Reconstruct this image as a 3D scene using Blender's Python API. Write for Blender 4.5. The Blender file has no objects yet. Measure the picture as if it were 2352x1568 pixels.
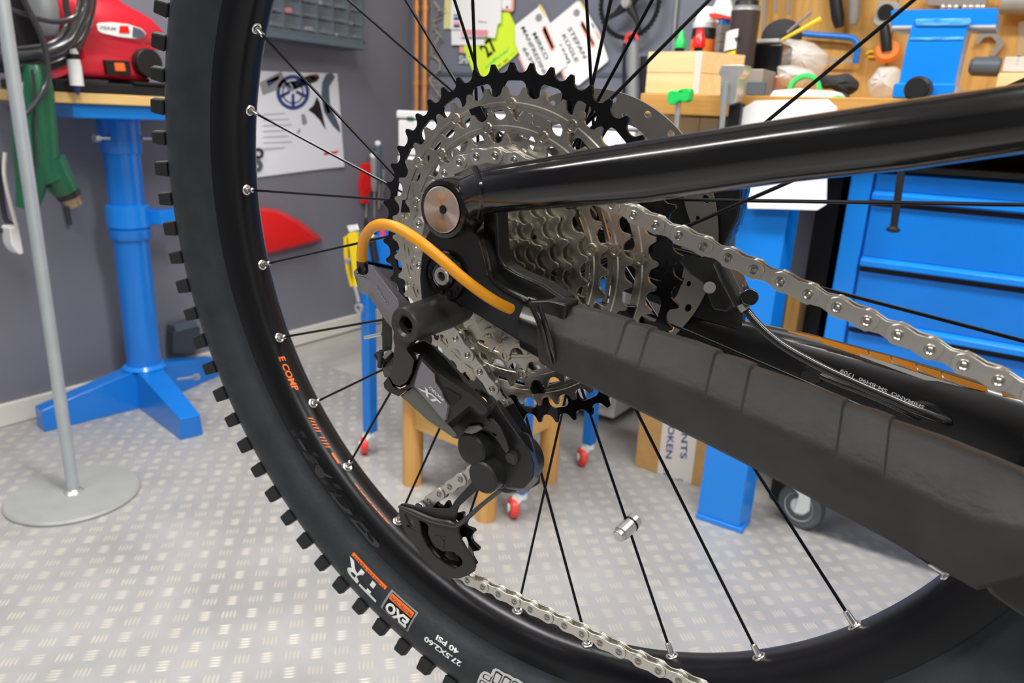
import bpy, bmesh, math, random
import numpy as np
from mathutils import Vector, Matrix, geometry

random.seed(7)
SC = bpy.context.scene
COL = SC.collection
PI = math.pi
R = math.radians

# ------------------------------------------------------------------ camera
CAM = Vector((0.23954, -0.37729, 0.84977))
RW = Vector((0.8217963, 0.56819675, 0.04246513)).normalized()
UW = Vector((-0.19882831, 0.21612886, 0.95590566)).normalized()
FW = Vector((-0.53396455, 0.794003, -0.29058749)).normalized()
FPX = 1691.5
cd = bpy.data.cameras.new('camera')
cam = bpy.data.objects.new('camera', cd)
COL.objects.link(cam)
cam.matrix_world = Matrix(((RW[0], UW[0], -FW[0], CAM[0]), (RW[1], UW[1], -FW[1], CAM[1]),
                           (RW[2], UW[2], -FW[2], CAM[2]), (0, 0, 0, 1)))
cd.sensor_width = 36.0
cd.lens = FPX / 2352 * 36.0
cd.clip_start = 0.02
cd.dof.use_dof = True
cd.dof.focus_distance = 0.43
cd.dof.aperture_fstop = 13.0
SC.camera = cam

# ------------------------------------------------------------------ world and exposure
wd = bpy.data.worlds.new('world')
SC.world = wd
wd.use_nodes = True
wd.node_tree.nodes['Background'].inputs[0].default_value = (0.75, 0.82, 1.0, 1)
wd.node_tree.nodes['Background'].inputs[1].default_value = 0.35
SC.view_settings.view_transform = 'Standard'
SC.view_settings.look = 'None'
SC.view_settings.gamma = 1.0
SC.view_settings.use_curve_mapping = False
SC.view_settings.exposure = 0.12
LAMPS = [(-1.0, 0.35, 34), (0.75, 0.30, 34), (-0.9, -1.3, 20), (1.2, -1.3, 16)]   # x, y, watts
LAMP_LEN, LAMP_W, CEIL = 1.25, 0.26, 2.45
for i, (lx, ly, p) in enumerate(LAMPS):
    ld = bpy.data.lights.new('tube_light', 'AREA')
    ld.shape = 'RECTANGLE'
    ld.size, ld.size_y, ld.energy = LAMP_LEN, LAMP_W, p
    ld.color = (1.0, 0.975, 0.93)
    lo = bpy.data.objects.new('tube_light', ld)
    lo.location = (lx, ly, CEIL - 0.085)
    COL.objects.link(lo)

# ------------------------------------------------------------------ pixel to point helpers (photo is 2352 x 1568)
def ray(px, py):
    return FW * FPX + RW * (px - 1176) - UW * (py - 784)
def W(px, py, ax, v):                       # point of the world plane axis = v
    d = ray(px, py)
    return CAM + d * ((v - CAM[ax]) / d[ax])
BIKE = Matrix(((0.99863, 0.00279, 0.0522, 0), (0, 0.99857, -0.05337, 0), (-0.05228, 0.0533, 0.99721, 0.775), (0, 0, 0, 1)))
BR, BU, BF = Vector((0.81845, 0.57194, 0.05492)), Vector((-0.24853, 0.26622, 0.93132)), Vector((-0.51804, 0.77589, -0.36003))
BC = Vector((0.2353, -0.3721, 0.1072))
def K(px, py, s):                           # point of the bike's own frame at distance s on the drive side of the wheel plane
    d = BF * FPX + BR * (px - 1176) - BU * (py - 784)
    return BC + d * ((-s - BC[1]) / d[1])

# ------------------------------------------------------------------ materials
def mat(name, col, rough=0.5, metal=0.0, bump=0.0, bscale=200.0, var=0.0, vscale=20.0, coat=0.0, col2=None,
        stretch=None, trans=0.0, spec=0.5, alpha=1.0, emit=0.0, ior=1.45, aniso=0.0, rvar=0.0):
    m = bpy.data.materials.new(name)
    m.use_nodes = True
    nt = m.node_tree
    b = nt.nodes['Principled BSDF']
    b.inputs['Base Color'].default_value = (*col, 1)
    b.inputs['Roughness'].default_value = rough
    b.inputs['Metallic'].default_value = metal
    b.inputs['Specular IOR Level'].default_value = spec
    b.inputs['Coat Weight'].default_value = coat
    b.inputs['Coat Roughness'].default_value = 0.06
    b.inputs['Transmission Weight'].default_value = trans
    b.inputs['IOR'].default_value = ior
    b.inputs['Alpha'].default_value = alpha
    if emit:
        b.inputs['Emission Color'].default_value = (*col, 1)
        b.inputs['Emission Strength'].default_value = emit
    tc = nt.nodes.new('ShaderNodeTexCoord')
    src = tc.outputs['Object']
    if stretch:
        mp = nt.nodes.new('ShaderNodeMapping')
        mp.inputs['Scale'].default_value = stretch
        nt.links.new(src, mp.inputs[0])
        src = mp.outputs[0]
    if var or col2 or rvar:
        n = nt.nodes.new('ShaderNodeTexNoise')
        n.inputs['Scale'].default_value = vscale
        n.inputs['Detail'].default_value = 5
        nt.links.new(src, n.inputs['Vector'])
        if rvar:
            mr = nt.nodes.new('ShaderNodeMapRange')
            mr.inputs['From Min'].default_value = 0.35
            mr.inputs['From Max'].default_value = 0.65
            mr.inputs['To Min'].default_value = max(0.02, rough - rvar)
            mr.inputs['To Max'].default_value = rough + rvar
            nt.links.new(n.outputs[0], mr.inputs[0])
            nt.links.new(mr.outputs[0], b.inputs['Roughness'])
        if var or col2:
            cr = nt.nodes.new('ShaderNodeValToRGB')
            cr.color_ramp.elements[0].position = 0.32
            cr.color_ramp.elements[1].position = 0.68
            c2 = col2 or tuple(min(1, c * (1 + var)) for c in col)
            c1 = col if col2 else tuple(c * (1 - var) for c in col)
            cr.color_ramp.elements[0].color = (*c1, 1)
            cr.color_ramp.elements[1].color = (*c2, 1)
            nt.links.new(n.outputs[0], cr.inputs[0])
            nt.links.new(cr.outputs[0], b.inputs['Base Color'])
    if bump:
        n2 = nt.nodes.new('ShaderNodeTexNoise')
        n2.inputs['Scale'].default_value = bscale
        n2.inputs['Detail'].default_value = 4
        nt.links.new(src, n2.inputs['Vector'])
        bp = nt.nodes.new('ShaderNodeBump')
        bp.inputs['Strength'].default_value = bump
        bp.inputs['Distance'].default_value = 0.002
        nt.links.new(n2.outputs[0], bp.inputs['Height'])
        nt.links.new(bp.outputs[0], b.inputs['Normal'])
    return m
def wood(name, c1, c2, axis=0, rough=0.45, scale=6.0):
    st = [14.0, 14.0, 14.0]
    st[axis] = 0.9
    return mat(name, c1, rough, var=0.0, col2=c2, vscale=scale, stretch=tuple(st), bump=0.15, bscale=30)
M = {}
M['wall'] = mat('wall_paint', (0.190, 0.192, 0.235), 0.55, bump=0.25, bscale=160, var=0.10, vscale=2.2)
M['wallr'] = mat('wall_paint_back', (0.185, 0.195, 0.245), 0.55, bump=0.25, bscale=160, var=0.06, vscale=3)
M['dim_wall'] = mat('dim_wall_paint', (0.09, 0.09, 0.10), 0.7, bump=0.2, bscale=90)
M['white_wall'] = mat('white_plaster', (0.72, 0.72, 0.70), 0.8, bump=0.2, bscale=90)
M['plate'] = mat('tread_plate', (0.375, 0.37, 0.37), 0.42, metal=0.12, bump=0.05, bscale=300, var=0.10, vscale=5, rvar=0.12)
M['plate_bar'] = mat('tread_plate_bars', (0.52, 0.495, 0.44), 0.38, metal=0.15, var=0.10, vscale=7)
M['concrete'] = mat('concrete_floor', (0.40, 0.385, 0.36), 0.45, var=0.16, vscale=3.5, bump=0.1, bscale=60, stretch=(3, 0.7, 1))
M['base'] = mat('baseboard_white', (0.74, 0.72, 0.66), 0.45)
M['blue'] = mat('blue_enamel', (0.004, 0.18, 0.66), 0.30, coat=0.35, var=0.05, vscale=9)
M['blue2'] = mat('blue_enamel_light', (0.006, 0.23, 0.80), 0.28, coat=0.3)
M['weldblue'] = mat('blue_worn_enamel', (0.02, 0.24, 0.72), 0.3, coat=0.3, col2=(0.16, 0.52, 0.9), vscale=45, stretch=(1, 1, 4))
M['black'] = mat('black_plastic', (0.012, 0.012, 0.014), 0.42, var=0.2)
M['black_gloss'] = mat('gloss_black_paint', (0.007, 0.007, 0.008), 0.20, coat=0.8, bump=0.10, bscale=55, rvar=0.08, vscale=30)
M['frame_satin'] = mat('satin_black_frame', (0.012, 0.012, 0.013), 0.34, coat=0.25, bump=0.04, bscale=120)
M['rubber'] = mat('rubber_guard', (0.042, 0.0415, 0.041), 0.54, bump=0.22, bscale=260, var=0.22, vscale=45)
M['tyre'] = mat('tyre_rubber', (0.028, 0.033, 0.039), 0.52, bump=0.12, bscale=300, var=0.18, vscale=60)
M['knob'] = mat('tyre_knob_rubber', (0.020, 0.021, 0.023), 0.68, bump=0.2, bscale=300)
M['rim'] = mat('rim_anodised', (0.026, 0.026, 0.029), 0.30, metal=0.7, bump=0.03, bscale=500)
M['rim_glyph'] = mat('rim_gloss_lettering', (0.006, 0.006, 0.007), 0.10, metal=0.0, coat=1.0)
M['spoke'] = mat('spoke_black', (0.02, 0.02, 0.022), 0.30, metal=0.8)
M['nipple'] = mat('nickel_nipple', (0.88, 0.87, 0.84), 0.30, metal=1.0)
M['nickel'] = mat('nickel_plate', (0.62, 0.58, 0.50), 0.28, metal=0.9, var=0.10, vscale=50, rvar=0.08)
M['chain'] = mat('chain_nickel', (0.64, 0.615, 0.56), 0.32, metal=0.88, var=0.07, vscale=90, rvar=0.08)
M['pin'] = mat('chain_pin', (0.50, 0.48, 0.43), 0.28, metal=0.95)
M['cog_black'] = mat('black_sprocket', (0.010, 0.010, 0.011), 0.24, metal=0.5, coat=0.4)
M['steel'] = mat('bright_steel', (0.68, 0.67, 0.64), 0.30, metal=0.75, var=0.08, vscale=40)
M['cap'] = mat('turned_aluminium', (0.64, 0.60, 0.56), 0.36, metal=1.0)
_nt = M['cap'].node_tree
_b = _nt.nodes['Principled BSDF']
_b.inputs['Anisotropic'].default_value = 0.85
_tg = _nt.nodes.new('ShaderNodeTangent'); _tg.direction_type = 'RADIAL'; _tg.axis = 'Y'
_nt.links.new(_tg.outputs[0], _b.inputs['Tangent'])
M['rotor'] = mat('brake_disc_steel', (0.50, 0.48, 0.44), 0.35, metal=0.9)
M['mech'] = mat('derailleur_dark_grey', (0.070, 0.067, 0.067), 0.36, metal=0.45, bump=0.05, bscale=400)
M['mech_black'] = mat('derailleur_black', (0.032, 0.032, 0.033), 0.38, metal=0.2, bump=0.04, bscale=400)
M['mech_grey'] = mat('derailleur_satin_grey', (0.30, 0.275, 0.31), 0.34, metal=0.5)
M['mech_olive'] = mat('derailleur_side_grey', (0.17, 0.17, 0.15), 0.42, metal=0.4)
M['white_print'] = mat('white_print', (0.82, 0.84, 0.82), 0.5)
M['grey_print'] = mat('grey_print', (0.30, 0.30, 0.31), 0.4)
M['orange_print'] = mat('orange_print', (0.90, 0.16, 0.015), 0.5)
M['orange_decal'] = mat('orange_decal', (1.0, 0.36, 0.03), 0.35)
M['silver_decal'] = mat('silver_decal', (0.75, 0.74, 0.72), 0.3, metal=0.3)
M['orange_cable'] = mat('orange_cable', (1.0, 0.40, 0.012), 0.42, coat=0.2)
M['hose'] = mat('hose_black', (0.028, 0.029, 0.032), 0.26, coat=0.5)
M['wood'] = wood('beech_wood', (0.66, 0.36, 0.10), (0.76, 0.45, 0.15), 0)
M['woodz'] = wood('beech_wood_upright', (0.60, 0.31, 0.08), (0.72, 0.40, 0.13), 2)
M['board'] = wood('pale_board', (0.74, 0.47, 0.17), (0.82, 0.56, 0.23), 1)
M['worktop'] = wood('worktop_oak', (0.52, 0.26, 0.06), (0.62, 0.33, 0.09), 0)
M['ply'] = wood('tool_wall_plywood', (0.50, 0.27, 0.065), (0.62, 0.36, 0.10), 2, rough=0.6)
M['crate'] = wood('pale_pine', (0.80, 0.56, 0.27), (0.88, 0.66, 0.36), 0, rough=0.6)
M['white'] = mat('white_enamel', (0.85, 0.86, 0.86), 0.3)
M['paper'] = mat('white_paper', (0.90, 0.91, 0.92), 0.65)
M['paper_blue'] = mat('glossy_paper', (0.80, 0.82, 0.90), 0.3)
M['red'] = mat('red_plastic', (0.80, 0.012, 0.012), 0.25, coat=0.4)
M['redm'] = mat('red_machine_paint', (0.60, 0.018, 0.035), 0.35, coat=0.2)
M['coral'] = mat('red_wheel_plastic', (0.85, 0.06, 0.05), 0.35)
M['orange'] = mat('orange_plastic', (0.90, 0.22, 0.03), 0.4)
M['yellow'] = mat('yellow_plastic', (0.92, 0.66, 0.01), 0.4)
M['lime'] = mat('lime_card', (0.72, 0.95, 0.05), 0.5)
M['pale_yellow'] = mat('pale_yellow_paper', (0.78, 0.74, 0.30), 0.6)
M['pink'] = mat('pink_print', (0.85, 0.32, 0.38), 0.6)
M['salmon'] = mat('salmon_print', (0.92, 0.42, 0.30), 0.6)
M['green'] = mat('green_plastic', (0.02, 0.62, 0.12), 0.35)
M['dgreen'] = mat('dark_green_plastic', (0.008, 0.10, 0.045), 0.38, coat=0.2)
M['greenp'] = mat('green_print', (0.05, 0.75, 0.15), 0.5)
M['bluep'] = mat('blue_print', (0.035, 0.05, 0.22), 0.5)
M['grey'] = mat('grey_metal', (0.33, 0.35, 0.36), 0.4, metal=0.3)
M['pole'] = mat('galvanised_pole', (0.50, 0.54, 0.57), 0.36, metal=0.45, var=0.06, vscale=14)
M['disc'] = mat('grey_base_disc', (0.36, 0.37, 0.36), 0.5, metal=0.15, var=0.05)
M['copper'] = mat('copper_pipe', (0.80, 0.34, 0.10), 0.35, metal=0.45, var=0.15, vscale=8)
M['brass'] = mat('brass_nozzle', (0.42, 0.32, 0.20), 0.35, metal=0.85)
M['cardboard'] = mat('cardboard', (0.52, 0.30, 0.11), 0.7, var=0.08, vscale=40)
M['tape'] = mat('printed_tape', (0.72, 0.67, 0.62), 0.4)
M['clear'] = mat('clear_plastic', (0.30, 0.34, 0.37), 0.12, alpha=0.16)
M['bag'] = mat('frosted_bag', (0.90, 0.93, 0.95), 0.18, alpha=0.55, bump=0.5, bscale=60, coat=0.5)
M['taupe'] = mat('taupe_plastic', (0.27, 0.25, 0.24), 0.5)
M['slate'] = mat('slate_plastic', (0.085, 0.115, 0.145), 0.4)
M['can_brown'] = mat('can_brown', (0.085, 0.065, 0.065), 0.3, metal=0.4)
M['beige'] = mat('beige_cord', (0.36, 0.32, 0.22), 0.6)
M['castwhite'] = mat('pale_caster_hub', (0.80, 0.86, 0.84), 0.4)
M['castgrey'] = mat('grey_caster_tyre', (0.10, 0.11, 0.12), 0.6)
M['glow'] = mat('lamp_diffuser', (1.0, 0.98, 0.95), 0.5, emit=6.0)
M['switch'] = mat('orange_switch', (0.85, 0.16, 0.03), 0.3)
M['bristle'] = mat('dark_bristle', (0.04, 0.05, 0.06), 0.8, bump=0.6, bscale=200)
M['wornglove'] = mat('glove_fabric', (0.035, 0.036, 0.04), 0.85, bump=0.4, bscale=120)

# ------------------------------------------------------------------ mesh building
class MB:
    def __init__(self):
        self.v, self.f = [], []
    def add(self, vs, fs):
        o = len(self.v)
        self.v += [tuple(v) for v in vs]
        self.f += [tuple(i + o for i in f) for f in fs]
        return self
    def bx(self, x0, x1, y0, y1, z0, z1, m=None):
        vs = [Vector((x, y, z)) for x in (x0, x1) for y in (y0, y1) for z in (z0, z1)]
        if m is not None:
            vs = [m @ v for v in vs]
        return self.add(vs, [(0, 1, 3, 2), (4, 6, 7, 5), (0, 4, 5, 1), (2, 3, 7, 6), (0, 2, 6, 4), (1, 5, 7, 3)])
    def loft(self, rings, cap=True, closed=False):
        n = len(rings[0])
        vs = [v for r in rings for v in r]
        fs = []
        k = len(rings)
        for i in range(k if closed else k - 1):
            a, b = i * n, ((i + 1) % k) * n
            for j in range(n):
                j2 = (j + 1) % n
                fs.append((a + j, a + j2, b + j2, b + j))
        if cap and not closed:
            fs.append(tuple(range(n - 1, -1, -1)))
            fs.append(tuple(range((k - 1) * n, k * n)))
        return self.add(vs, fs)
    def ring(self, c, ax, r, n, r2=None, u=None):
        ax = Vector(ax).normalized()
        u = Vector(u) if u else (Vector((0, 0, 1)) if abs(ax.z) < 0.9 else Vector((1, 0, 0)))
        u = (u - ax * u.dot(ax)).normalized()
        w = ax.cross(u)
        r2 = r if r2 is None else r2
        return [Vector(c) + u * (r * math.cos(2 * PI * i / n)) + w * (r2 * math.sin(2 * PI * i / n)) for i in range(n)]
    def cyl(self, p0, p1, r0, r1=None, n=24, cap=True):
        p0, p1 = Vector(p0), Vector(p1)
        r1 = r0 if r1 is None else r1
        return self.loft([self.ring(p0, p1 - p0, r0, n), self.ring(p1, p1 - p0, r1, n)], cap)
    def lathe(self, prof, o, ax, n=48, closed=False):        # prof: (radius, height along ax)
        o, ax = Vector(o), Vector(ax).normalized()
        return self.loft([self.ring(o + ax * h, ax, max(r, 1e-6), n) for r, h in prof], not closed, closed)
    def tube(self, pts, r, n=10, closed=False, smooth=0, flat=1.0):
        pts = [Vector(p) for p in pts]
        rs = list(r) if isinstance(r, (list, tuple)) else [r] * len(pts)
        if smooth:
            q, qr = [], []
            N = len(pts)
            rng = range(N) if closed else range(N - 1)
            for i in rng:
                g = lambda k: pts[k % N] if closed else pts[min(max(k, 0), N - 1)]
                p0, p1, p2, p3 = g(i - 1), g(i), g(i + 1), g(i + 2)
                for j in range(smooth):
                    t = j / smooth
                    q.append(0.5 * ((2 * p1) + (p2 - p0) * t + (2 * p0 - 5 * p1 + 4 * p2 - p3) * t * t + (3 * p1 - p0 - 3 * p2 + p3) * t ** 3))
                    qr.append(rs[i] * (1 - t) + rs[(i + 1) % N] * t)
            if not closed:
                q.append(pts[-1]); qr.append(rs[-1])
            pts, rs = q, qr
        N = len(pts)
        rings = []
        u = None
        for i in range(N):
            if closed:
                t = pts[(i + 1) % N] - pts[i - 1]
            else:
                t = pts[min(i + 1, N - 1)] - pts[max(i - 1, 0)]
            t.normalize()
            if u is None:
                u = Vector((0, 0, 1)) if abs(t.z) < 0.9 else Vector((1, 0, 0))
            u = (u - t * u.dot(t)).normalized()
            w = t.cross(u)
            rings.append([pts[i] + u * (rs[i] * math.cos(2 * PI * k / n)) + w * (rs[i] * flat * math.sin(2 * PI * k / n)) for k in range(n)])
        return self.loft(rings, not closed, closed)
    def sphere(self, c, r, n=16, m=10):
        r = Vector((r, r, r)) if not isinstance(r, (tuple, Vector)) else Vector(r)
        c = Vector(c)
        rings = []
        for i in range(m + 1):
            a = -PI / 2 + PI * i / m
            a = max(min(a, PI / 2 - 0.02), -PI / 2 + 0.02)
            rings.append([c + Vector((r.x * math.cos(a) * math.cos(2 * PI * j / n), r.y * math.cos(a) * math.sin(2 * PI * j / n), r.z * math.sin(a))) for j in range(n)])
        return self.loft(rings)
    def prism(self, poly, vec, holes=()):
        """poly and holes: 3D outlines, extruded by vec"""
        vec = Vector(vec)
        loops = [[Vector(p) for p in poly]] + [[Vector(p) for p in h] for h in holes]
        tris = geometry.tessellate_polygon(loops)
        flat = [p for l in loops for p in l]
        n = len(flat)
        vs = flat + [p + vec for p in flat]
        fs = [tuple(t) for t in tris] + [tuple(i + n for i in reversed(t)) for t in tris]
        o = 0
        for l in loops:
            k = len(l)
            for i in range(k):
                a, b = o + i, o + (i + 1) % k
                fs.append((a, b, b + n, a + n))
            o += k
        return self.add(vs, fs)
    def build(self, name, m, parent=None, smooth=38, bevel=0, seg=1, sub=0, kind=None):
        me = bpy.data.meshes.new(name)
        me.from_pydata(self.v, [], self.f)
        bm = bmesh.new()
        bm.from_mesh(me)
        bmesh.ops.recalc_face_normals(bm, faces=bm.faces)
        bm.to_mesh(me)
        bm.free()
        me.materials.append(M[m] if isinstance(m, str) else m)
        if smooth:
            me.polygons.foreach_set('use_smooth', [True] * len(me.polygons))
            me.set_sharp_from_angle(angle=R(smooth))
        o = bpy.data.objects.new(name, me)
        COL.objects.link(o)
        if bevel:
            b = o.modifiers.new('bevel', 'BEVEL')
            b.width = bevel
            b.segments = seg
            b.limit_method = 'ANGLE'
            b.angle_limit = R(35)
            b.harden_normals = True
        if sub:
            s = o.modifiers.new('sub', 'SUBSURF')
            s.levels = s.render_levels = sub
        if parent is not None:
            o.parent = parent
            if parent.type == 'EMPTY' and parent is not BIKE_O:
                o.matrix_parent_inverse = Matrix.Translation(-parent.location)
        if kind:
            o['kind'] = kind
        return o
BIKE_O = None
def tag(o, label, cat, group=None, kind=None):
    o['label'] = label
    o['category'] = cat
    if group:
        o['group'] = group
    if kind:
        o['kind'] = kind
    return o
def thing(name, label, cat, loc=(0, 0, 0), group=None):
    o = bpy.data.objects.new(name, None)
    o.empty_display_size = 0.05
    COL.objects.link(o)
    o.location = loc
    return tag(o, label, cat, group)
def inst(src, name, parent, mtx=None):
    o = bpy.data.objects.new(name, src.data)
    COL.objects.link(o)
    o.parent = parent
    if mtx is not None:
        o.matrix_local = mtx
    return o
def dup(root, delta, label=None):
    r = root.copy()
    COL.objects.link(r)
    r.location = root.location + Vector(delta)
    if label:
        r['label'] = label
    for ch in list(root.children):
        c = ch.copy()
        COL.objects.link(c)
        c.parent = r
        for g in ch.children:
            d = g.copy()
            COL.objects.link(d)
            d.parent = c
    return r
def glyphs(txt, size=1.0, bold=0.0, shear=0.0, spacing=1.0):
    cu = bpy.data.curves.new('t', 'FONT')
    cu.body, cu.size, cu.offset, cu.shear, cu.space_character = txt, size, bold, shear, spacing
    cu.resolution_u = 3
    o = bpy.data.objects.new('t', cu)
    COL.objects.link(o)
    me = bpy.data.meshes.new_from_object(o.evaluated_get(bpy.context.evaluated_depsgraph_get()))
    vs = [v.co.copy() for v in me.vertices]
    fs = [tuple(p.vertices) for p in me.polygons]
    bpy.data.objects.remove(o)
    bpy.data.curves.remove(cu)
    bpy.data.meshes.remove(me)
    if vs:
        x0, x1 = min(v.x for v in vs), max(v.x for v in vs)
        y0, y1 = min(v.y for v in vs), max(v.y for v in vs)
        vs = [Vector(((v.x - x0) / max(x1 - x0, 1e-6), (v.y - y0) / max(y1 - y0, 1e-6), 0)) for v in vs]
    return vs, fs
def lettering(name, txt, fn, m, parent, bold=0.01, shear=0.0, kw=None):
    """txt laid out in the unit square, fn(u, v) -> point; one flat print a hair above its surface"""
    vs, fs = glyphs(txt, 1.0, bold, shear)
    mb = MB()
    # split long faces so that prints follow curved surfaces
    mb.add([fn(v.x, v.y) for v in vs], fs)
    o = mb.build(name, m, parent, smooth=0)
    return o
def pxtext(name, txt, a, b, h, conv, m, parent, bold=0.01, shear=0.0):
    """a -> b: baseline in photo pixels, h: letter height in pixels, conv(px, py) -> point"""
    dx, dy = b[0] - a[0], b[1] - a[1]
    L = math.hypot(dx, dy)
    nx, ny = dy / L * h, -dx / L * h
    return lettering(name, txt, lambda u, v: conv(a[0] + dx * u + nx * v, a[1] + dy * u + ny * v), m, parent, bold, shear)
def rrect(x0, x1, y0, y1, r, n=4):
    out = []
    for cx, cy, a0 in ((x1 - r, y1 - r, 0), (x0 + r, y1 - r, 90), (x0 + r, y0 + r, 180), (x1 - r, y0 + r, 270)):
        for i in range(n + 1):
            a = R(a0 + 90 * i / n)
            out.append((cx + r * math.cos(a), cy + r * math.sin(a)))
    return out
# ------------------------------------------------------------------ the setting
XW, YW = -1.90, 1.99
def struct(name, mb, m, **k):
    o = mb.build(name, m, **k)
    o['kind'] = 'structure'
    return o
floor = struct('floor', MB().bx(XW - 0.1, 2.9, -2.9, YW + 0.1, -0.05, -0.004), 'concrete')
pl = MB().bx(-1.895, 2.85, -2.85, 1.262, -0.004, 0.0).build('tread_plate', 'plate', floor)
struct('wall_left', MB().bx(XW - 0.1, XW, -2.9, YW + 0.1, 0, 2.5), 'wall')
struct('wall_back', MB().bx(XW, 2.9, YW, YW + 0.1, 0, 2.5), 'wallr')
struct('wall_right', MB().bx(2.9, 3.0, -2.9, YW + 0.1, 0, 2.5), 'white_wall')
struct('wall_front', MB().bx(XW - 0.1, 3.0, -3.0, -2.9, 0, 2.5), 'dim_wall')
struct('ceiling', MB().bx(XW - 0.1, 3.0, -3.0, YW + 0.1, 2.5, 2.6), 'white_wall')
struct('baseboard_left', MB().bx(XW, XW + 0.014, -2.9, YW, 0, 0.062), 'base', bevel=0.003)
struct('baseboard_back', MB().bx(XW + 0.02, 2.9, YW - 0.014, YW, 0, 0.062), 'base', bevel=0.003)
# raised bars of the tread plate, four per group, groups turned by a quarter
def tread():
    L, Wd, Hh, sp = 0.0235, 0.0036, 0.0009, 0.0064
    base = []
    for k in range(-1, 7):
        pass
    prof = [(-L / 2, 0, 0), (-L / 5, -Wd / 2, 0), (L / 5, -Wd / 2, 0), (L / 2, 0, 0), (L / 5, Wd / 2, 0), (-L / 5, Wd / 2, 0),
            (-L / 5, 0, Hh), (L / 5, 0, Hh)]
    faces = [(0, 1, 6), (1, 2, 7, 6), (2, 3, 7), (3, 4, 7), (4, 5, 6, 7), (5, 0, 6)]
    P = np.array(prof)
    vs, fs = [], []
    o = 0
    def group(cx, cy, ang):
        nonlocal o
        ca, sa = math.cos(ang), math.sin(ang)
        for k in range(4):
            off = (k - 1.5) * sp
            x = P[:, 0] * ca - (P[:, 1] + off) * sa + cx
            y = P[:, 0] * sa + (P[:, 1] + off) * ca + cy
            if x[0] < -1.89 or y.max() > 1.26:
                continue
            vs.append(np.stack([x, y, P[:, 2]], 1))
            for f in faces:
                fs.append(tuple(i + o for i in f))
            o += 8
    px, py = 0.0556, 0.0552
    for i in range(-19, 28):
        for j in range(-14, 21):
            group(-0.87 + i * px, 0.205 + j * py, R(135))
            group(-0.8425 + i * px, 0.232 + j * py, R(45))
    me = bpy.data.meshes.new('tread_bar')
    me.from_pydata(np.concatenate(vs).tolist(), [], fs)
    me.materials.append(M['plate_bar'])
    me.polygons.foreach_set('use_smooth', [True] * len(me.polygons))
    b = bpy.data.objects.new('tread_bar', me)
    COL.objects.link(b)
    b.parent = floor
    b['kind'] = 'stuff'
tread()
for i, (lx, ly, p) in enumerate(LAMPS):
    t = thing('ceiling_light', ['long ceiling light above the grey left wall corner', 'long ceiling light above the workbench',
               'long ceiling light behind the camera on the left', 'long ceiling light behind the camera on the right'][i], 'lamp', (lx, ly, CEIL), 'ceiling lights out of view')
    MB().bx(lx - 0.66, lx + 0.66, ly - 0.15, ly + 0.15, CEIL - 0.06, CEIL + 0.05).build('housing', 'white', t, bevel=0.004)
    MB().bx(lx - 0.63, lx + 0.63, ly - 0.13, ly + 0.13, CEIL - 0.08, CEIL - 0.058).build('diffuser', 'glow', t)

# ------------------------------------------------------------------ the bicycle (its own frame: x forward, -y drive side, z up, origin at the hub)
BIKE_O = thing('mountain_bike', 'rear end of a black mountain bike clamped upright in the middle of the workshop', 'bicycle')
BIKE_O.matrix_world = BIKE
def P3(r, a, s):
    return Vector((r * math.cos(a), -s, r * math.sin(a)))
# tyre cross-section, (s, radius): bead near the rim, widest at 33 mm, crown at 351 mm
TP = [(0.0150, 0.2955), (0.0168, 0.2995), (0.0185, 0.3025), (0.0225, 0.3065), (0.0275, 0.3125), (0.0310, 0.3195), (0.0325, 0.3270), (0.0318, 0.3335),
      (0.0290, 0.3400), (0.0235, 0.3450), (0.0160, 0.3480), (0.0080, 0.3492), (0, 0.3496)]
prof = TP + [(-s, r) for s, r in reversed(TP[:-1])]
inner = [(-0.0110, 0.2965), (-0.024, 0.318), (-0.0225, 0.334), (0, 0.341), (0.0225, 0.334), (0.024, 0.318), (0.0110, 0.2965)]
NA = 192
mb = MB()
full = prof + inner
mb.loft([[P3(r, 2 * PI * i / NA, s) for s, r in full] for i in range(NA)], False, True)
tyre = mb.build('tyre', 'tyre', BIKE_O, smooth=60)
mb = MB()
for sd in (1, -1):                                       # raised rubber line beside the bead
    mb.lathe([(0.3030, 0.0178), (0.3046, 0.0204), (0.3058, 0.0206), (0.3062, 0.0185)], (0, 0, 0), (0, -sd, 0), 160, True)
mb.build('bead_line', 'tyre', tyre)
# knobs
def knob_mesh(w0, w1, l, h, name):
    b = MB()
    b.loft([[Vector((-l / 2, w0, -0.003)), Vector((l / 2, w0, -0.003)), Vector((l / 2, w1, -0.003)), Vector((-l / 2, w1, -0.003))],
            [Vector((-l / 2 * .86, w0 * .9 + w1 * .1, h)), Vector((l / 2 * .86, w0 * .9 + w1 * .1, h)), Vector((l / 2 * .86, w1, h)), Vector((-l / 2 * .86, w1, h))]])
    return b
def knob_mtx(a, s, r, lean):
    rad = Vector((math.cos(a), 0, math.sin(a)))
    tan = Vector((-math.sin(a), 0, math.cos(a)))
    ax = Vector((0, -1, 0))
    n = (rad * math.cos(lean) + ax * math.sin(lean)).normalized()
    w = n.cross(tan)
    p = P3(r, a, s)
    return Matrix(((tan.x, w.x, n.x, p.x), (tan.y, w.y, n.y, p.y), (tan.z, w.z, n.z, p.z), (0, 0, 0, 1)))
NK = 88
A0 = R(178.9)
first = None
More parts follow.
